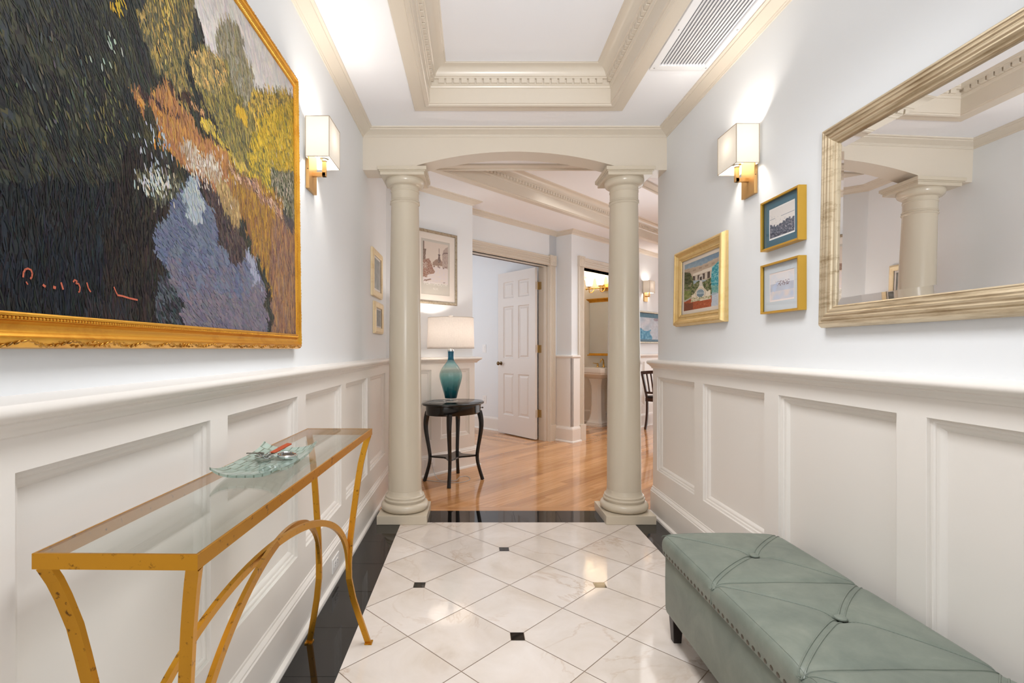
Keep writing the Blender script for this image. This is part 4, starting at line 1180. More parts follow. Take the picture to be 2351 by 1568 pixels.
# ------------------------------------------------------------------ console table
ct = thing('console_table', (-0.532, 1.365, 0), 'narrow distressed gold console table with glass top along the left wall', 'table')
CTM = Matrix.Translation((-0.532, 1.365, 0)) @ Matrix.Rotation(math.radians(-1.0), 4, 'Z')
tw, tl = 0.254, 1.206; x0, x1, y0, y1 = -tw/2, tw/2, -tl/2, tl/2
m = MB(CTM); m.sweep([(0, 0.806), (0, 0.8295), (0.0006, 0.830), (0.004, 0.830), (0.004, 0.8275), (0.0065, 0.8275), (0.0065, 0.806), (0, 0.806)], [(x0,y0),(x1,y0),(x1,y1),(x0,y1)], True, 1)
m.build('top_frame', GOLDTABLE, ct)
m = MB(CTM); m.box(x0+0.0045, x1-0.0045, y0+0.0045, y1-0.0045, 0.8278, 0.8297); m.build('glass_top', TABLEGLASS, ct)
LEGZ = [(0.807, 0.0), (0.78, 0.0085), (0.751, 0.0156), (0.70, 0.026), (0.65, 0.033), (0.60, 0.0395), (0.50, 0.051), (0.42, 0.059), (0.34, 0.063), (0.28, 0.0625), (0.20, 0.050), (0.12, 0.031), (0.06, 0.016), (0.004, 0.002)]
for sx in (-1, 1):
    for sy in (-1, 1):
        cx, cy = sx*(tw/2-0.011), sy*(tl/2-0.011)
        m = MB(CTM); m.ring([(cx - sx*o*0.95, cy - sy*o*1.05, z) for z, o in LEGZ], 1.0, rect=(0.021, 0.011), ref=(0,1,0))
        lg = m.build('leg', GOLDTABLE, ct)
        m = MB(CTM); m.box(cx-0.014, cx+0.014, cy-0.014, cy+0.014, 0, 0.005); m.build('foot', GOLDTABLE, lg)
ex, ey = tw/2-0.011-0.062, tl/2-0.011-0.068
for sx in (-1, 1):
    P = []
    for i in range(49):
        a = PI*i/48; k = -math.cos(a)
        P.append((sx*k*ex*-1, k*ey, 0.315 + 0.300*math.sin(a)**0.92))
    m = MB(CTM); m.ring(P, 1.0, rect=(0.020, 0.011)); m.build('arch_stretcher', GOLDTABLE, ct)

# glass tray and what lies in it
tb = thing('glass_tray', (-0.543, 1.345, 0.830), 'green tinted rectangular glass tray with upturned corners on the console table', 'tray')
TRM = Matrix.Translation((-0.543, 1.345, 0.8302)) @ Matrix.Rotation(math.radians(2.0), 4, 'Z')
def trz(u, v): 
    e = max(abs(u), 0)**3.0*0.010 + max(abs(v), 0)**4*0.008 + (abs(u)*abs(v))**4*0.010
    return 0.0005 + e
m = MB(TRM); nu, nv = 20, 32; hu, hv = 0.080, 0.168
for top in (0, 1):
    vs = [(hu*(2*i/nu-1)*(1-0.03*abs(2*j/nv-1)), hv*(2*j/nv-1), trz(2*i/nu-1, 2*j/nv-1) + 0.006*top) for j in range(nv+1) for i in range(nu+1)]
    m.add(vs, [(j*(nu+1)+i, j*(nu+1)+i+1, (j+1)*(nu+1)+i+1, (j+1)*(nu+1)+i) for j in range(nv) for i in range(nu)])
n1 = (nu+1)*(nv+1)
edge = [i for i in range(nu+1)] + [j*(nu+1)+nu for j in range(1, nv+1)] + [nv*(nu+1)+i for i in range(nu-1, -1, -1)] + [j*(nu+1) for j in range(nv-1, 0, -1)]
for a, b in zip(edge, edge[1:]+edge[:1]):
    m.f.append([a, b, b+n1, a+n1]); m.m.append(0)
m.build('dish', TRAYGLASS, tb, smooth=True, ang=50)
kx, ky, kz = -0.545, 1.385, 0.8385
kb = thing('key_bunch', (kx, ky, kz), 'bunch of silver keys with round fob and orange strap lying in the glass tray', 'keys')
m = MB()
P = [(kx-0.02+0.014*math.cos(a), ky-0.02+0.014*math.sin(a), kz+0.014+0.006*math.sin(a*2)) for a in [2*PI*i/24 for i in range(24)]]
m.ring(P, 0.0013, 6, True); m.build('key_ring', CHROME, kb, smooth=True)
rk = random.Random(4)
for i in range(6):
    a = rk.uniform(0, 2*PI); el = rk.uniform(-0.1, 0.55)
    K = Matrix.Translation((kx-0.02, ky-0.02, kz+0.004+0.003*i)) @ Matrix.Rotation(a, 4, 'Z') @ Matrix.Rotation(-el*0.6, 4, 'Y')
    m = MB(K)
    m.lathe([(0.004,-0.001),(0.011,-0.001),(0.011,0.001),(0.004,0.001),(0.004,-0.001)], (0.012,0,0), 14)
    m.box(0.021, 0.046, -0.0032, 0.0032, -0.0009, 0.0009)
    for q in range(4): m.box(0.026+q*0.005, 0.029+q*0.005, -0.0052, -0.003, -0.0009, 0.0009)
    m.build('key', NICKEL if i % 2 else CHROME, kb)
m = MB(Matrix.Translation((kx+0.032, ky+0.005, kz+0.007)) @ Matrix.Rotation(0.12, 4, 'Y'))
m.lathe([(0, -0.006), (0.022, -0.006), (0.0265, -0.003), (0.0275, 0.001), (0.0265, 0.005), (0.023, 0.0065), (0.021, 0.0045), (0, 0.0045)], seg=32)
m.build('fob', CHROME, kb, smooth=True, ang=40)
m = MB(Matrix.Translation((kx+0.030, ky+0.005, kz+0.0117)) @ Matrix.Rotation(0.12, 4, 'Y')); m.lathe([(0.021, 0), (0.019, 0.0004), (0, 0.0004)], seg=28); m.build('fob_window', BLACKW, kb)
m = MB(); m.ring([(kx-0.004, ky-0.012, kz+0.018), (kx+0.004, ky+0.010, kz+0.022), (kx+0.014, ky+0.035, kz+0.028), (kx+0.022, ky+0.050, kz+0.032)], 1.0, rect=(0.018, 0.0035), ref=(0,0,1)); m.build('strap', ORANGE, kb, bevel=0.0008)

# ------------------------------------------------------------------ storage bench
BX0, BX1, BY0, BY1 = 0.752, 1.222, 0.70, 2.022
bn = thing('storage_bench', ((BX0+BX1)/2, (BY0+BY1)/2, 0), 'long sage green tufted leather storage bench along the right wall', 'bench')
def rr_loop(x0, x1, y0, y1, r, z, k=6):
    L = []
    for (cx, cy, a0) in ((x1-r, y1-r, 0), (x0+r, y1-r, PI/2), (x0+r, y0+r, PI), (x1-r, y0+r, 1.5*PI)):
        for i in range(k+1):
            a = a0 + PI/2*i/k; L.append((cx + r*math.cos(a), cy + r*math.sin(a), z))
    return L
m = MB(); ins = 0.006
loops = []
for (z, i2, r) in ((0.098, 0.030, 0.03), (0.094, 0.022, 0.03), (0.096, 0.010, 0.03), (0.104, 0.003, 0.03), (0.118, 0.0, 0.03), (0.23, -0.001, 0.03), (0.322, 0.0, 0.03), (0.3265, 0.003, 0.03), (0.327, 0.02, 0.03)):
    loops.append(rr_loop(BX0+ins+i2, BX1-ins-i2, BY0+ins+i2, BY1-ins-i2, r, z))
m.loft(loops); m.build('body', LEATHER, bn, smooth=True, ang=50)
seams = [BY1 - 0.430, BY1 - 0.430 - 0.432]
secs = [(seams[0], BY1), (seams[1], seams[0]), (BY0-0.001, seams[1])]
btn = [( (BX0+BX1)/2+0.015, (a+b)/2 - (0.008 if k == 0 else 0)) for k, (a, b) in enumerate(secs)]
def segd(px, py, a, b):
    vx, vy = b[0]-a[0], b[1]-a[1]; t = max(0, min(1, ((px-a[0])*vx+(py-a[1])*vy)/(vx*vx+vy*vy)))
    return math.hypot(px-a[0]-t*vx, py-a[1]-t*vy)
diag = []; dbl = []
for k, (a, b) in enumerate(secs):
    c = btn[k]
    dbl.append(((BX0, a), c)); dbl.append((c, (BX1, b)))
    diag.append(((BX0, b), c)); diag.append((c, (BX1, a)))
def toph(x, y):
    u = (x-BX0)/(BX1-BX0); v = (y-BY0)/(BY1-BY0)
    eu = min(u, 1-u)*(BX1-BX0); ev = min(v, 1-v)*(BY1-BY0); e = min(eu, ev)
    z = 0.385 + 0.014*min(1, math.sqrt(max(0, 1-(1-min(1, e/0.03))**2)))
    z += 0.016*math.sin(PI*u)**0.6*(0.6+0.4*math.sin(PI*min(1, max(0, v))))**1
    for c in btn:
        d = math.hypot(x-c[0], y-c[1]); z -= 0.013*math.exp(-(d/0.035)**2)
    for s in seams:
        d = abs(y-s); z -= (0.008*math.exp(-(d/0.012)**2) + 0.004*math.exp(-(d/0.05)**2))*min(1, 0.4+2*min(u, 1-u))
    for a, b in diag + dbl:
        d = segd(x, y, a, b); z -= 0.004*math.exp(-(d/0.016)**2) if (a, b) in dbl else 0.0032*math.exp(-(d/0.008)**2)
    return z
m = MB(); nx, ny = 80, 210
def planc(x, y, r=0.03):     # round the corners in plan
    for (cx, cy, sx, sy) in ((BX0+r, BY0+r, -1, -1), (BX1-r, BY0+r, 1, -1), (BX0+r, BY1-r, -1, 1), (BX1-r, BY1-r, 1, 1)):
        dx, dy = (x-cx)*sx, (y-cy)*sy
        if dx > 0 and dy > 0:
            L = max(dx, dy); d = math.hypot(dx, dy); f = L/d
            return cx + sx*dx*f, cy + sy*dy*f
    return x, y
grid = []
for j in range(ny+1):
    for i in range(nx+1):
        x = BX0 + (BX1-BX0)*i/nx; y = BY0 + (BY1-BY0)*j/ny
        z = toph(x, y); x, y = planc(x, y); grid.append((x, y, z))
m.add(grid, [(j*(nx+1)+i, j*(nx+1)+i+1, (j+1)*(nx+1)+i+1, (j+1)*(nx+1)+i) for j in range(ny) for i in range(nx)])
edge = [i for i in range(nx+1)] + [j*(nx+1)+nx for j in range(1, ny+1)] + [ny*(nx+1)+i for i in range(nx-1, -1, -1)] + [j*(nx+1) for j in range(ny-1, 0, -1)]
cxm2, cym2 = (BX0+BX1)/2, (BY0+BY1)/2
def outw(p, d):
    x, y, z = p; sx = 1 if x > cxm2 else -1; sy = 1 if y > cym2 else -1
    ex = 1 if abs(x-(BX0 if sx < 0 else BX1)) < 0.029 else 0; ey = 1 if abs(y-(BY0 if sy < 0 else BY1)) < 0.029 else 0
    return x + sx*d*ex, y + sy*d*ey
prev = edge; 
for (z, d) in ((0.379, 0.002), (0.372, 0.0034), (0.36, 0.004), (0.346, 0.003), (0.338, 0.0015), (0.3285, 0.001), (0.3285, -0.02)):
    ids = []
    for e in edge:
        x, y = outw(grid[e], d); ids.append(len(m.v)); m.v.append(Vector((x, y, z)))
    for q in range(len(edge)):
        r = (q+1) % len(edge); m.f.append([prev[q], prev[r], ids[r], ids[q]]); m.m.append(0)
    prev = ids
lid = m.build('lid', LEATHER, bn, smooth=True, ang=60)
def seamtube(a, b, r, off=0.0, n=60, lift=0.0008, bow=0.0):
    dx, dy = b[0]-a[0], b[1]-a[1]; L = math.hypot(dx, dy); nx_, ny_ = -dy/L, dx/L; P = []
    for i in range(n+1):
        t = i/n; x = a[0]+dx*t+nx_*(off+bow*math.sin(PI*t)); y = a[1]+dy*t+ny_*(off+bow*math.sin(PI*t))
        x = max(BX0+0.002, min(BX1-0.002, x)); P.append((x, y, toph(x, y)+lift))
    return P
m = MB()
for a, b in dbl:
    m.ring(seamtube(a, b, 0, 0.007, bow=0.006 if b[0] > a[0] else 0), 0.0018, 6); m.ring(seamtube(a, b, 0, -0.007, bow=0.006), 0.0018, 6)
m.build('double_seam', LEATHER, lid, smooth=True)
m = MB()
for a, b in diag: m.ring(seamtube(a, b, 0), 0.0010, 5)
m.build('fine_seam', SEAM, lid, smooth=True)
m = MB()
for s in seams:
    P = seamtube((BX0, s), (BX1, s), 0, lift=0.0006); m.ring(P, 0.0026, 6)
    m.ring([(BX0-0.003, s, z) for z in (0.384, 0.37, 0.35, 0.334)], 0.0022, 6)
P = [(BX0+0.012, y, toph(BX0+0.012, y)+0.0003) for y in [BY0+0.02 + (BY1-BY0-0.04)*i/120 for i in range(121)]]
m.ring(P, 0.0011, 5)
P = [(x, BY1-0.012, toph(x, BY1-0.012)+0.0003) for x in [BX0+0.02 + (BX1-BX0-0.04)*i/60 for i in range(61)]]
m.ring(P, 0.0011, 5)
m.build('welt', LEATHER, lid, smooth=True)
for c in btn:
    m = MB(); m.lathe([(0.004, -0.004), (0.004, 0.002), (0.013, 0.0035), (0.0165, 0.0065), (0.0155, 0.0095), (0.010, 0.0125), (0, 0.0135)], (c[0], c[1], toph(*c)+0.011), 24); m.build('button', LEATHER, lid, smooth=True)
m = MB(); m.ball((BX0-0.001, BY0+0.02, 0.3375), 0.0072, 10, 6, (0.55, 1, 1)); n0 = m.build('nailhead', NICKEL, lid, smooth=True)
yy = BY0 + 0.02 + 0.0275
while yy < BY1-0.012:
    o = n0.copy(); COL.objects.link(o); o.parent = lid; o.location = (0, yy-BY0-0.02, 0); yy += 0.0275
for sx in (BX0+0.018, BX1-0.058):
    for sy in (BY0+0.03, BY1-0.075):
        m = MB(); m.loft([rr_loop(sx+0.006, sx+0.036, sy+0.006, sy+0.036, 0.002, 0, 2), rr_loop(sx, sx+0.042, sy, sy+0.042, 0.002, 0.098, 2)]); m.build('leg', ESPRESSO, bn)

# ------------------------------------------------------------------ oval side table
S0, T0 = 2.972, 3.214
TM = Matrix.Translation(ST(S0, T0)) @ MST
st = thing('side_table', ST(S0, T0), 'small black oval side table with curved legs under the teal lamp', 'table')
EA, EB = 0.300, 0.226
def oval(a, b, z, k=56): return [(a*math.cos(2*PI*i/k), b*math.sin(2*PI*i/k), z) for i in range(k)]
m = MB(TM); m.loft([oval(EA-0.012, EB-0.012, 0.662), oval(EA-0.004, EB-0.004, 0.664), oval(EA, EB, 0.669), oval(EA, EB, 0.673), oval(EA-0.005, EB-0.005, 0.680), oval(EA-0.010, EB-0.010, 0.683)]); m.build('tabletop', BLACKW, st, smooth=True, ang=50)
m = MB(TM); m.loft([oval(EA-0.034, EB-0.034, 0.583), oval(EA-0.032, EB-0.032, 0.585), oval(EA-0.032, EB-0.032, 0.662)]); m.build('apron', BLACKW, st, smooth=True, ang=50)
# curved drawer front at the end facing the room
m = MB(TM); a0, a1 = -1.28, -0.30
outl = [((EA-0.029)*math.cos(a0+(a1-a0)*i/16), (EB-0.029)*math.sin(a0+(a1-a0)*i/16)) for i in range(17)]
inn = [((EA-0.040)*math.cos(a0+(a1-a0)*i/16), (EB-0.040)*math.sin(a0+(a1-a0)*i/16)) for i in range(17)][::-1]
m.prism(outl+inn, 0.592, 0.652); dwr = m.build('drawer', BLACKW, st, smooth=True, ang=40)
am = -0.62; dv = Vector((math.cos(am)*EB, math.sin(am)*EA, 0)).normalized(); kp = Vector(((EA-0.029)*math.cos(am), (EB-0.029)*math.sin(am), 0.623))
ax = Vector((0,0,1)).rotation_difference(dv).to_matrix().to_4x4()
m = MB(TM @ Matrix.Translation(kp) @ ax); m.lathe([(0.003, 0), (0.003, 0.008), (0.007, 0.011), (0.0085, 0.016), (0.006, 0.021), (0, 0.022)], seg=14); m.build('knob', NICKEL, dwr, smooth=True, ang=60)
LG = [(0.60, 0.0, 1.25), (0.55, 0.012, 1.2), (0.50, 0.018, 1.1), (0.44, 0.016, 1.0), (0.36, 0.004, 0.9), (0.28, -0.010, 0.85), (0.21, -0.018, 0.82), (0.15, -0.012, 0.8), (0.08, 0.006, 0.8), (0.02, 0.024, 0.85), (0.0, 0.030, 0.9)]
def spl(P, n=4):
    out = []
    for i in range(len(P)-1):
        p0 = P[max(0, i-1)]; p1 = P[i]; p2 = P[i+1]; p3 = P[min(len(P)-1, i+2)]
        for k in range(n):
            t = k/n; out.append(tuple(0.5*((2*b) + (-a+c)*t + (2*a-5*b+4*c-d)*t*t + (-a+3*b-3*c+d)*t**3) for a, b, c, d in zip(p0, p1, p2, p3)))
    out.append(tuple(P[-1])); return out
lx0, ly0 = 0.175, 0.138
lv = Vector((lx0, ly0)).normalized()
for sx in (-1, 1):
    for sy in (-1, 1):
        Q = spl(LG); m = MB(TM)
        m.ring([(sx*(lx0+lv.x*o), sy*(ly0+lv.y*o), z) for z, o, r in Q], [r for z, o, r in Q], rect=(0.028, 0.028), ref=(1,0,0)); m.build('leg', BLACKW, st, bevel=0.003, seg=2)
P = []
cs = [(lx0-0.012, ly0-0.012), (-lx0+0.012, ly0-0.012), (-lx0+0.012, -ly0+0.012), (lx0-0.012, -ly0+0.012)]
for i in range(4):
    a, b = Vector(cs[i]), Vector(cs[(i+1) % 4])
    for k in range(12):
        t = k/12; p = a + (b-a)*t; inw = -p.normalized()*0.055*math.sin(PI*t); P.append((p.x+inw.x, p.y+inw.y))
m = MB(TM); m.prism(P, 0.205, 0.219); m.build('shelf', BLACKW, st)

# table lamp
LX, LY, _ = ST(2.945, 3.222)
LZ0 = 0.683
tl_ = thing('table_lamp', (LX, LY, LZ0), 'teal ribbed glass table lamp with a drum linen shade on the side table', 'lamp')
m = MB(); m.lathe([(0.064, 0), (0.066, 0.003), (0.066, 0.009), (0.062, 0.012), (0.050, 0.013), (0.050, 0.030), (0.047, 0.033), (0, 0.033)], (LX, LY, LZ0+0.0002), 32); m.build('base', CRYSTAL, tl_, smooth=True, ang=35)
m = MB(); BP = [(0.034, 0.031), (0.050, 0.033), (0.0525, 0.040), (0.060, 0.075), (0.072, 0.120), (0.085, 0.165), (0.0935, 0.200), (0.0965, 0.225), (0.0945, 0.248), (0.084, 0.276), (0.064, 0.308), (0.044, 0.334), (0.031, 0.354), (0.0255, 0.372), (0.0245, 0.390), (0.0255, 0.425), (0.0265, 0.438)]
BP = spl(BP, 3)
m.lathe(BP, (LX, LY, LZ0), 80, rmod=lambda a, z: 1 + (0.035*(abs(math.cos(a*5))-0.6) if 0.05 < z < 0.33 else 0)); m.build('glass_body', TEAL, tl_, smooth=True, ang=60)
m = MB(); m.lathe([(0.0285, 0.437), (0.0285, 0.452), (0.012, 0.455), (0.012, 0.475), (0.017, 0.477), (0.017, 0.535), (0, 0.535)], (LX, LY, LZ0), 24); m.build('socket', CHROME, tl_, smooth=True, ang=40)
m = MB(); m.ball((LX, LY, LZ0+0.565), 0.028, 14, 10, (1,1,1.2)); m.build('bulb', BULBM, tl_, smooth=True)
LSH = shade('drum_shade_linen', (0.72, 0.66, 0.61, 1), 0.17, 0.0, (1, 0.78, 0.62, 1))
m = MB(); k = 64
for i in range(k):
    a, b = 2*PI*i/k, 2*PI*(i+1)/k; r0, r1 = 0.203, 0.197
    m.add([(LX+r0*math.cos(a), LY+r0*math.sin(a), 1.144), (LX+r0*math.cos(b), LY+r0*math.sin(b), 1.144), (LX+r1*math.cos(b), LY+r1*math.sin(b), 1.407), (LX+r1*math.cos(a), LY+r1*math.sin(a), 1.407)], [(0,1,2,3)])
lsh = m.build('lamp_shade', LSH, tl_, smooth=True, ang=80)
for z, r in ((1.1445, 0.203), (1.4065, 0.197)):
    m = MB(); m.ring([(LX+r*math.cos(2*PI*i/64), LY+r*math.sin(2*PI*i/64), z) for i in range(64)], 0.0016, 6, True)
    m.build('shade_trim', SEAMM, lsh, smooth=True)
m = MB()
for a in (0, 2*PI/3, 4*PI/3): m.ring([(LX, LY, 1.395), (LX+0.196*math.cos(a), LY+0.196*math.sin(a), 1.402)], 0.0016, 6)
for sg in (1, -1):
    m.ring(spl([(LX+sg*0.017, LY, LZ0+0.478), (LX+sg*0.045, LY, LZ0+0.53), (LX+sg*0.052, LY, LZ0+0.60), (LX+sg*0.03, LY, LZ0+0.68), (LX, LY, LZ0+0.715)]), 0.0018, 6)
m.build('harp', BRASS, lsh, smooth=True)
m = MB(); m.lathe([(0.02, 1.158), (0.199, 1.158)], (LX, LY, 0), 48); m.f = [f for f in m.f if len(f) == 4]; m.m = m.m[:len(m.f)]; m.build('diffuser', shade('white_diffuser', (0.9, 0.88, 0.85, 1), 0.75, 0.0, (1,1,1,1), False), lsh)
m = MB(); m.lathe([(0.006, 1.395), (0.006, 1.408), (0.010, 1.410), (0.018, 1.416), (0.0195, 1.424), (0.014, 1.432), (0, 1.434)], (LX, LY, 0), 24); m.build('finial', PLASTIC, tl_, smooth=True, ang=50)
L = bpy.data.lights.new('table_lamp_light', 'POINT'); L.energy = 7; L.color = (1, 0.92, 0.84); L.shadow_soft_size = 0.03
lo = bpy.data.objects.new('table_lamp_light', L); COL.objects.link(lo); lo.location = (LX, LY, LZ0+0.60)
m = MB()
top = LZ0+0.0025
def lst(s, t, z): return ST(2.945+s, 3.222+t, z)
P = [lst(-0.05,0.0,top+0.004), lst(-0.09,-0.03,top), lst(-0.17,-0.01,top), lst(-0.19,0.05,top), lst(-0.15,0.10,top), lst(-0.07,0.12,top), lst(0.02,0.11,top), lst(0.10,0.09,top), lst(0.13,0.13,top), lst(0.08,0.17,top), lst(-0.03,0.205,top), lst(-0.13,0.218,0.675), lst(-0.15,0.222,0.60), lst(-0.148,0.23,0.5), lst(-0.15,0.225,0.36), lst(-0.165,0.235,0.16), lst(-0.16,0.20,0.02), lst(-0.10,0.05,0.003), lst(0.0,-0.10,0.003), lst(0.13,-0.10,0.003), lst(0.20,0.0,0.003), lst(0.14,0.03,0.003), lst(0.03,-0.03,0.004), lst(-0.05,0.02,0.004), lst(-0.07,0.09,0.01), lst(-0.05,0.16,0.05), lst(-0.035,0.215,0.12), lst(-0.03,0.234,0.135)]
m.ring(spl(P, 6), 0.0028, 6); m.build('power_cord', CORD, tl_, smooth=True)
m = MB(); m.M = MAT((R2,R2,0),(0,0,1),(R2,-R2,0), ST(2.916, TW-0.030, 0.135)); m.box(-0.012, 0.012, -0.010, 0.010, 0.0225, 0.045); m.build('plug', PLASTIC, tl_, bevel=0.002)

# ------------------------------------------------------------------ switches and outlets
def outlet(M, label):
    c = thing('wall_outlet', M @ Vector((0,0,0)), label, 'outlet', 'white duplex outlets')
    m = MB(M); m.box(-0.035, 0.035, -0.0575, 0.0575, 0, 0.005); m.build('cover_plate', PLASTIC, c, bevel=0.002)
    for y in (0.020, -0.020):
        m = MB(M); m.loft([[(x, yy, 0.0048) for x, yy, _ in rr_loop(-0.0165, 0.0165, y-0.0145, y+0.0145, 0.008, 0, 4)], [(x, yy, 0.0066) for x, yy, _ in rr_loop(-0.0165, 0.0165, y-0.0145, y+0.0145, 0.008, 0, 4)]]); r = m.build('receptacle', PLASTIC, c)
        m = MB(M); m.box(-0.0075, -0.0055, y-0.002, y+0.006, 0.0062, 0.0068); m.box(0.0055, 0.0075, y-0.002, y+0.006, 0.0062, 0.0068); m.box(-0.002, 0.002, y-0.010, y-0.006, 0.0062, 0.0068); m.build('slot', DARK, r)
    m = MB(M); m.ball((0,0,0.005), 0.003, 8, 4, (1,1,0.4)); m.build('screw', CHROME, c, smooth=True)
outlet(MAT((0,1,0),(0,0,1),(1,0,0),(XL+FL+0.017, 2.48, 0.090)) @ Matrix.Rotation(PI/2, 4, 'Z'), 'white duplex outlet on the left baseboard behind the console table')
OB = MAT((R2,R2,0),(0,0,1),(R2,-R2,0), ST(2.916, TW-0.047, 0.115)) @ Matrix.Rotation(PI/2, 4, 'Z')
outlet(OB, 'white duplex outlet on the baseboard behind the black side table')
BMm = MAT((-R2,R2,0)[:0] or (R2,-R2,0), (0,0,1), (-R2,-R2,0), ST(5.2, 5.0, 0))
outlet(MAT((R2,-R2,0), (0,0,1), (-R2,-R2,0), ST(5.2, 4.975, 0.42)), 'white duplex outlet low on the wall beyond the open door')
M = MAT((R2,-R2,0), (0,0,1), (-R2,-R2,0), ST(5.2, 4.98, 1.145))
c = thing('light_switch', M @ Vector((0,0,0)), 'white rocker light switch on the wall beyond the open door', 'switch')
m = MB(M); m.box(-0.035, 0.035, -0.0575, 0.0575, 0, 0.005); m.build('cover_plate', PLASTIC, c, bevel=0.002)
m = MB(M @ Matrix.Rotation(0.06, 4, 'X')); m.box(-0.0165, 0.0165, -0.033, 0.033, 0.003, 0.008); m.build('rocker', PLASTIC, c, bevel=0.001)

# ------------------------------------------------------------------ bathroom
BM = MAT((R2,-R2,0), (0,0,1), (-R2,-R2,0), ST(SB, 4.0, 0))   # local x: -t direction (towards the doorway), y up, z out of wall
def bl(x, y, z): return BM @ Vector((x, y, z))
ps = thing('pedestal_sink', BM @ Vector((0, 0, 0.2)), 'white porcelain pedestal sink seen through the bathroom doorway', 'sink')
def oct_loop(hx, z0, z1, ch, y):
    return [(-hx+ch, y, z0), (hx-ch, y, z0), (hx, y, z0+ch), (hx, y, z1-ch), (hx-ch, y, z1), (-hx+ch, y, z1), (-hx, y, z1-ch), (-hx, y, z0+ch)]
m = MB(BM)
m.loft([oct_loop(hx, z0, z1, ch, y) for (y, hx, z0, z1, ch) in ((0.70, 0.12, 0.04, 0.34, 0.03), (0.715, 0.15, 0.03, 0.37, 0.03), (0.745, 0.21, 0.01, 0.45, 0.035), (0.765, 0.235, 0.004, 0.485, 0.04), (0.772, 0.245, 0.002, 0.497, 0.04), (0.792, 0.247, 0.002, 0.500, 0.04), (0.800, 0.258, 0.001, 0.515, 0.045), (0.828, 0.262, 0.001, 0.520, 0.045), (0.846, 0.262, 0.001, 0.520, 0.045), (0.862, 0.262, 0.001, 0.522, 0.045), (0.866, 0.256, 0.001, 0.514, 0.04))], cap=True)
bas = m.build('basin', PORC, ps, smooth=True, ang=30)
m = MB(BM)
m.loft([oct_loop(hx, z0, z1, ch, y) for (y, hx, z0, z1, ch) in ((0.0, 0.140, 0.105, 0.375, 0.02), (0.028, 0.140, 0.105, 0.375, 0.02), (0.030, 0.132, 0.112, 0.367, 0.025), (0.052, 0.132, 0.112, 0.367, 0.025), (0.058, 0.124, 0.118, 0.360, 0.03), (0.10, 0.106, 0.13, 0.342, 0.035), (0.18, 0.094, 0.138, 0.330, 0.04), (0.30, 0.087, 0.142, 0.324, 0.04), (0.52, 0.086, 0.142, 0.324, 0.04), (0.60, 0.090, 0.14, 0.327, 0.04), (0.66, 0.104, 0.13, 0.335, 0.035), (0.705, 0.118, 0.10, 0.342, 0.03))])
m.build('pedestal', PORC, ps, smooth=True, ang=30)
m = MB(BM)
m.ring(spl([(0.10, 0.66, 0.10), (0.115, 0.56, 0.10), (0.12, 0.50, 0.09), (0.13, 0.47, 0.07), (0.14, 0.50, 0.05), (0.14, 0.52, 0.02), (0.14, 0.52, 0.0)]), 0.014, 10); m.ring([(0.13, 0.0, 0.05), (0.13, 0.32, 0.05), (0.125, 0.5, 0.05)], 0.006, 8); m.build('drain_pipe', BRASS, ps, smooth=True)
fc = thing('faucet', BM @ Vector((0, 0.866, 0.07)), 'polished gold faucet with lever handles on the pedestal sink', 'faucet')
m = MB(BM)
m.lathe([(0.026, 0.0), (0.024, 0.008), (0.014, 0.014), (0.013, 0.04), (0.016, 0.045), (0.013, 0.05), (0.012, 0.07)], (0, 0.866, 0.07), 18, axis=Matrix.Rotation(-PI/2, 3, 'X'))
m.ring(spl([(0, 0.93, 0.07), (0, 0.965, 0.075), (0, 0.985, 0.10), (0, 0.975, 0.135), (0, 0.945, 0.155), (0, 0.935, 0.16)]), 0.010, 12); m.build('spout', BRASS, fc, smooth=True, ang=50)
for sx in (-0.10, 0.10):
    m = MB(BM); m.lathe([(0.024, 0.0), (0.022, 0.008), (0.013, 0.016), (0.016, 0.03), (0.011, 0.045), (0.013, 0.055), (0, 0.06)], (sx, 0.866, 0.07), 16, axis=Matrix.Rotation(-PI/2, 3, 'X'))
    m.ring([(sx, 0.915, 0.07), (sx*1.25, 0.92, 0.10), (sx*1.5, 0.925, 0.125)], [0.006, 0.006, 0.005], 8); m.build('lever_handle', BRASS, fc, smooth=True, ang=50)
bm_ = thing('bathroom_mirror', BM @ Vector((0.0, 1.04, 0)), 'bathroom mirror with gold cornice and sill above the pedestal sink', 'mirror')
mx = 0.265
m = MB(BM); m.box(-mx, mx, 1.07, 1.86, 0.004, 0.03); m.build('mirror_glass', STEEL, bm_)
m = MB(BM); m.loft([[(-hx, y, 0.001), (hx, y, 0.001), (hx, y, d), (-hx, y, d)] for (y, hx, d) in ((1.855, mx+0.004, 0.035), (1.872, mx+0.006, 0.038), (1.876, mx+0.012, 0.045), (1.895, mx+0.030, 0.062), (1.900, mx+0.038, 0.070), (1.912, mx+0.038, 0.070))]); m.build('cornice', GOLDLEAF, bm_)
m = MB(BM); m.loft([[(-hx, y, 0.001), (hx, y, 0.001), (hx, y, d), (-hx, y, d)] for (y, hx, d) in ((1.036, mx+0.030, 0.055), (1.050, mx+0.030, 0.055), (1.054, mx+0.010, 0.04), (1.072, mx+0.006, 0.036))]); m.build('sill', GOLDLEAF, bm_)
vl = thing('vanity_light', BM @ Vector((0.0, 2.07, 0)), 'brass vanity light with glowing glass bell shades in the bathroom', 'wall lamp')
m = MB(BM); m.ring([(-0.30, 2.07, 0.05), (0.30, 2.07, 0.05)], 0.010, 12); m.box(-0.06, 0.06, 2.02, 2.12, 0.001, 0.02); m.box(-0.012, 0.012, 2.058, 2.082, 0.015, 0.05)
for sx in (-0.31, 0.31): m.ball((sx, 2.07, 0.05), 0.016, 12, 8)
m.build('bar', BRASS, vl, smooth=True)
OPAL = shade('opal_glass', (0.9, 0.84, 0.74, 1), 0.25, 0.35, (1, 0.80, 0.56, 1), False)
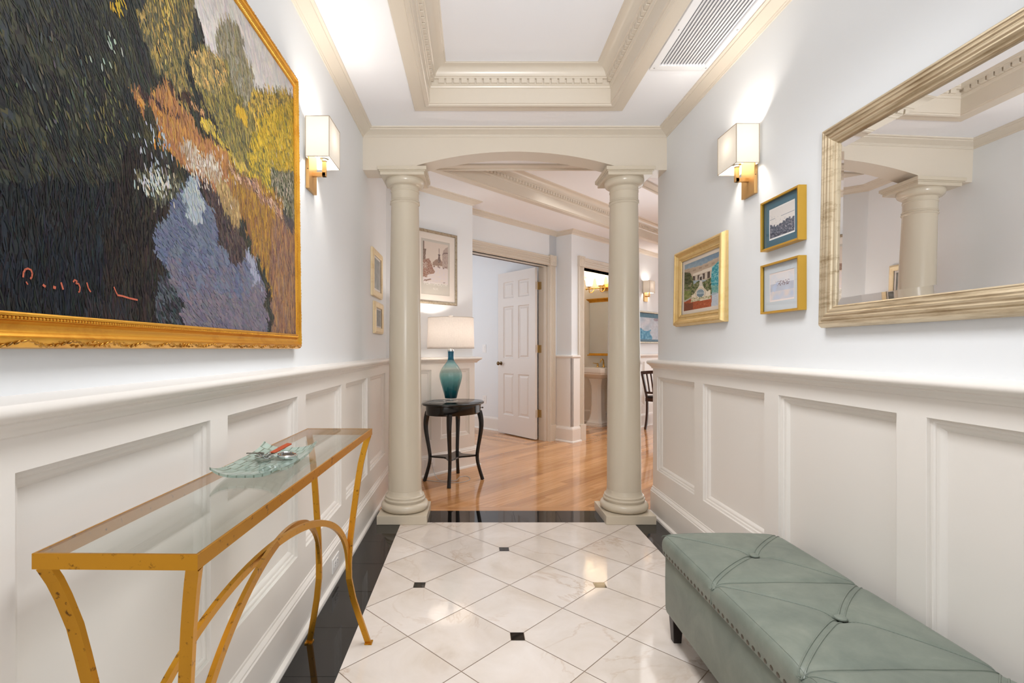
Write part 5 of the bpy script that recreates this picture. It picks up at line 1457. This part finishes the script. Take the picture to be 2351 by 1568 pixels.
for sx in (-0.205, -0.015, 0.175):
    m = MB(BM); m.ring(spl([(sx+0.03, 2.07, 0.05), (sx+0.035, 2.03, 0.075), (sx+0.02, 2.0, 0.11), (sx, 2.01, 0.135), (sx, 2.05, 0.14), (sx, 2.085, 0.14)]), 0.0065, 8); m.build('arm', BRASS, vl, smooth=True)
    m = MB(BM); m.lathe([(0.012, 2.075-2.075), (0.030, 0.006), (0.033, 0.016), (0.024, 0.022), (0, 0.022)], (sx, 2.075, 0.14), 20, axis=Matrix.Rotation(-PI/2, 3, 'X')); m.build('cup', BRASS, vl, smooth=True)
    m = MB(BM); m.lathe(spl([(0.024, 0.0), (0.044, 0.012), (0.053, 0.040), (0.054, 0.068), (0.060, 0.095), (0.074, 0.118)]), (sx, 2.095, 0.14), 28, axis=Matrix.Rotation(-PI/2, 3, 'X'))
    m.f = [f for f in m.f if len(f) == 4]; m.m = m.m[:len(m.f)]
    m.build('bell_shade', OPAL, vl, smooth=True)
    L = bpy.data.lights.new('vanity_bulb_light', 'POINT'); L.energy = 8.0; L.color = (1, 0.78, 0.52); L.shadow_soft_size = 0.02
    lo = bpy.data.objects.new('vanity_bulb_light', L); COL.objects.link(lo); lo.location = BM @ Vector((sx, 2.18, 0.14))

# ------------------------------------------------------------------ chair down the foyer
CH = Matrix.Translation(ST(6.80, 3.33)) @ MST        # local x along the wall (forwards), y towards the wall
ch = thing('side_chair', CH @ Vector((0.22, -0.22, 0)), 'dark wooden slat back chair far down the foyer by the wainscot', 'chair')
def legp(y, back): 
    return [(-0.03, y, 0.0), (0.005, y, 0.10), (0.025, y, 0.22), (0.03, y, 0.34), (0.02, y, 0.45), (-0.005, y, 0.60), (-0.035, y, 0.74), (-0.05, y, 0.81)]
for y in (0.0, -0.43):
    off = 0.04 if y == 0 else -0.04
    P = spl([(x, yy + (off*max(0, (z-0.45))/0.36), z) for x, yy, z in legp(y, 1)]); m = MB(CH); m.ring(P, 1.0, rect=(0.026, 0.030), ref=(0,1,0)); m.build('rear_leg', DARKWOOD, ch, bevel=0.002)
    m = MB(CH); m.ring([(0.43, y, 0.44), (0.435, y, 0.2), (0.44, y, 0.0)], [1.2, 1.0, 0.8], rect=(0.032, 0.032), ref=(0,1,0)); m.build('front_leg', DARKWOOD, ch, bevel=0.002)
m = MB(CH); m.ring(spl([(-0.048, 0.05, 0.80), (-0.065, -0.10, 0.815), (-0.068, -0.215, 0.818), (-0.065, -0.33, 0.815), (-0.048, -0.48, 0.80)]), 1.0, rect=(0.024, 0.045), ref=(0,0,1)); m.build('crest_rail', DARKWOOD, ch, bevel=0.002)
m = MB(CH); m.ring([(0.0, 0.01, 0.52), (0.0, -0.44, 0.52)], 1.0, rect=(0.020, 0.030), ref=(0,0,1)); m.build('lower_rail', DARKWOOD, ch, bevel=0.002)
for k in range(7):
    y = -0.05 - k*0.055
    m = MB(CH); m.ring([(0.0, y, 0.525), (-0.02, y+(0.215+y)*0.06, 0.66), (-0.055, y+(0.215+y)*0.10, 0.80)], 1.0, rect=(0.012, 0.020), ref=(0,1,0)); m.build('slat', DARKWOOD, ch)
m = MB(CH); m.box(0.0, 0.46, -0.445, 0.015, 0.395, 0.445); m.build('seat_frame', DARKWOOD, ch, bevel=0.004)
m = MB(CH); m.box(0.005, 0.455, -0.44, 0.01, 0.444, 0.475); m.build('seat_cushion', ESPRESSO, ch, bevel=0.012)
# ------------------------------------------------------------------ camera, light, colour
cam = bpy.data.cameras.new('camera'); co = bpy.data.objects.new('camera', cam); COL.objects.link(co)
cam.sensor_width = 36; cam.sensor_fit = 'HORIZONTAL'; cam.lens = 1158/2351*36
cam.shift_x = (1175.5-1087)/2351; cam.shift_y = (801-784)/2351
cam.clip_start = 0.02; cam.clip_end = 60
co.location = (0, 0, 1.14); co.rotation_euler = (PI/2, 0, 0)
sc = bpy.context.scene; sc.camera = co
sc.view_settings.view_transform = 'Standard'; sc.view_settings.look = 'None'; sc.view_settings.gamma = 1; sc.view_settings.use_curve_mapping = False
sc.view_settings.exposure = 0.36
sc.cycles.max_bounces = 10; sc.cycles.diffuse_bounces = 6; sc.cycles.glossy_bounces = 5; sc.cycles.transparent_max_bounces = 12
sc.cycles.caustics_reflective = False; sc.cycles.caustics_refractive = False; sc.cycles.sample_clamp_indirect = 8
sc.cycles.use_denoising = True
w = bpy.data.worlds.new('daylight'); sc.world = w; w.use_nodes = True
bg = w.node_tree.nodes['Background']; bg.inputs[0].default_value = (0.97, 0.985, 1.0, 1); bg.inputs[1].default_value = 2.0
def area(name, loc, target, sx, sy, power, col=(1,1,1), spread=180):
    L = bpy.data.lights.new(name, 'AREA'); L.shape = 'RECTANGLE'; L.size = sx; L.size_y = sy; L.energy = power; L.color = col; L.spread = math.radians(spread)
    o = bpy.data.objects.new(name, L); COL.objects.link(o); o.location = loc
    o.rotation_euler = (Vector(target)-Vector(loc)).to_track_quat('-Z', 'Y').to_euler(); return o
def point(name, loc, power, col=(1,0.85,0.66), r=0.03):
    L = bpy.data.lights.new(name, 'POINT'); L.energy = power; L.color = col; L.shadow_soft_size = r
    o = bpy.data.objects.new(name, L); COL.objects.link(o); o.location = loc; return o
area('coffer_fill', (0.27, 1.45, 2.60), (0.27, 1.45, 0), 0.6, 1.2, 18, (0.97, 0.985, 1), 125)  # unseen fill light added at the hall coffer opening, no fixture there
def spot(name, loc, target, power, size, col=(1,1,1), r=0.15):
    L = bpy.data.lights.new(name, 'SPOT'); L.energy = power; L.color = col; L.spot_size = math.radians(size); L.spot_blend = 1.0; L.shadow_soft_size = r
    o = bpy.data.objects.new(name, L); COL.objects.link(o); o.location = loc
    o.rotation_euler = (Vector(target)-Vector(loc)).to_track_quat('-Z', 'Y').to_euler(); return o
spot('hall_ceiling_fill', (0.27, -0.3, 1.4), (0.25, 2.1, 2.62), 150, 74, (0.97, 0.985, 1), 0.2)  # added behind the camera to brighten the ceiling, no such lamp stands there
area('foyer_coffer_fill', ST(5.4, 2.56, 2.60), ST(5.2, 2.56, 0), 0.8, 3.0, 20, (1, 0.99, 0.97), 130)  # unseen fill added under the foyer coffer, without a fixture
area('foyer_ceiling_fill', ST(5.0, 2.3, 1.7), ST(5.0, 2.3, 3), 0.5, 0.5, 3.5, (0.97, 0.985, 1))  # invisible light added in mid-air to brighten the foyer ceiling
area('bedroom_window_light', ST(3.6, 6.0, 1.5), ST(5.2, 4.6, 1.2), 1.0, 1.4, 11, (0.9, 0.95, 1))
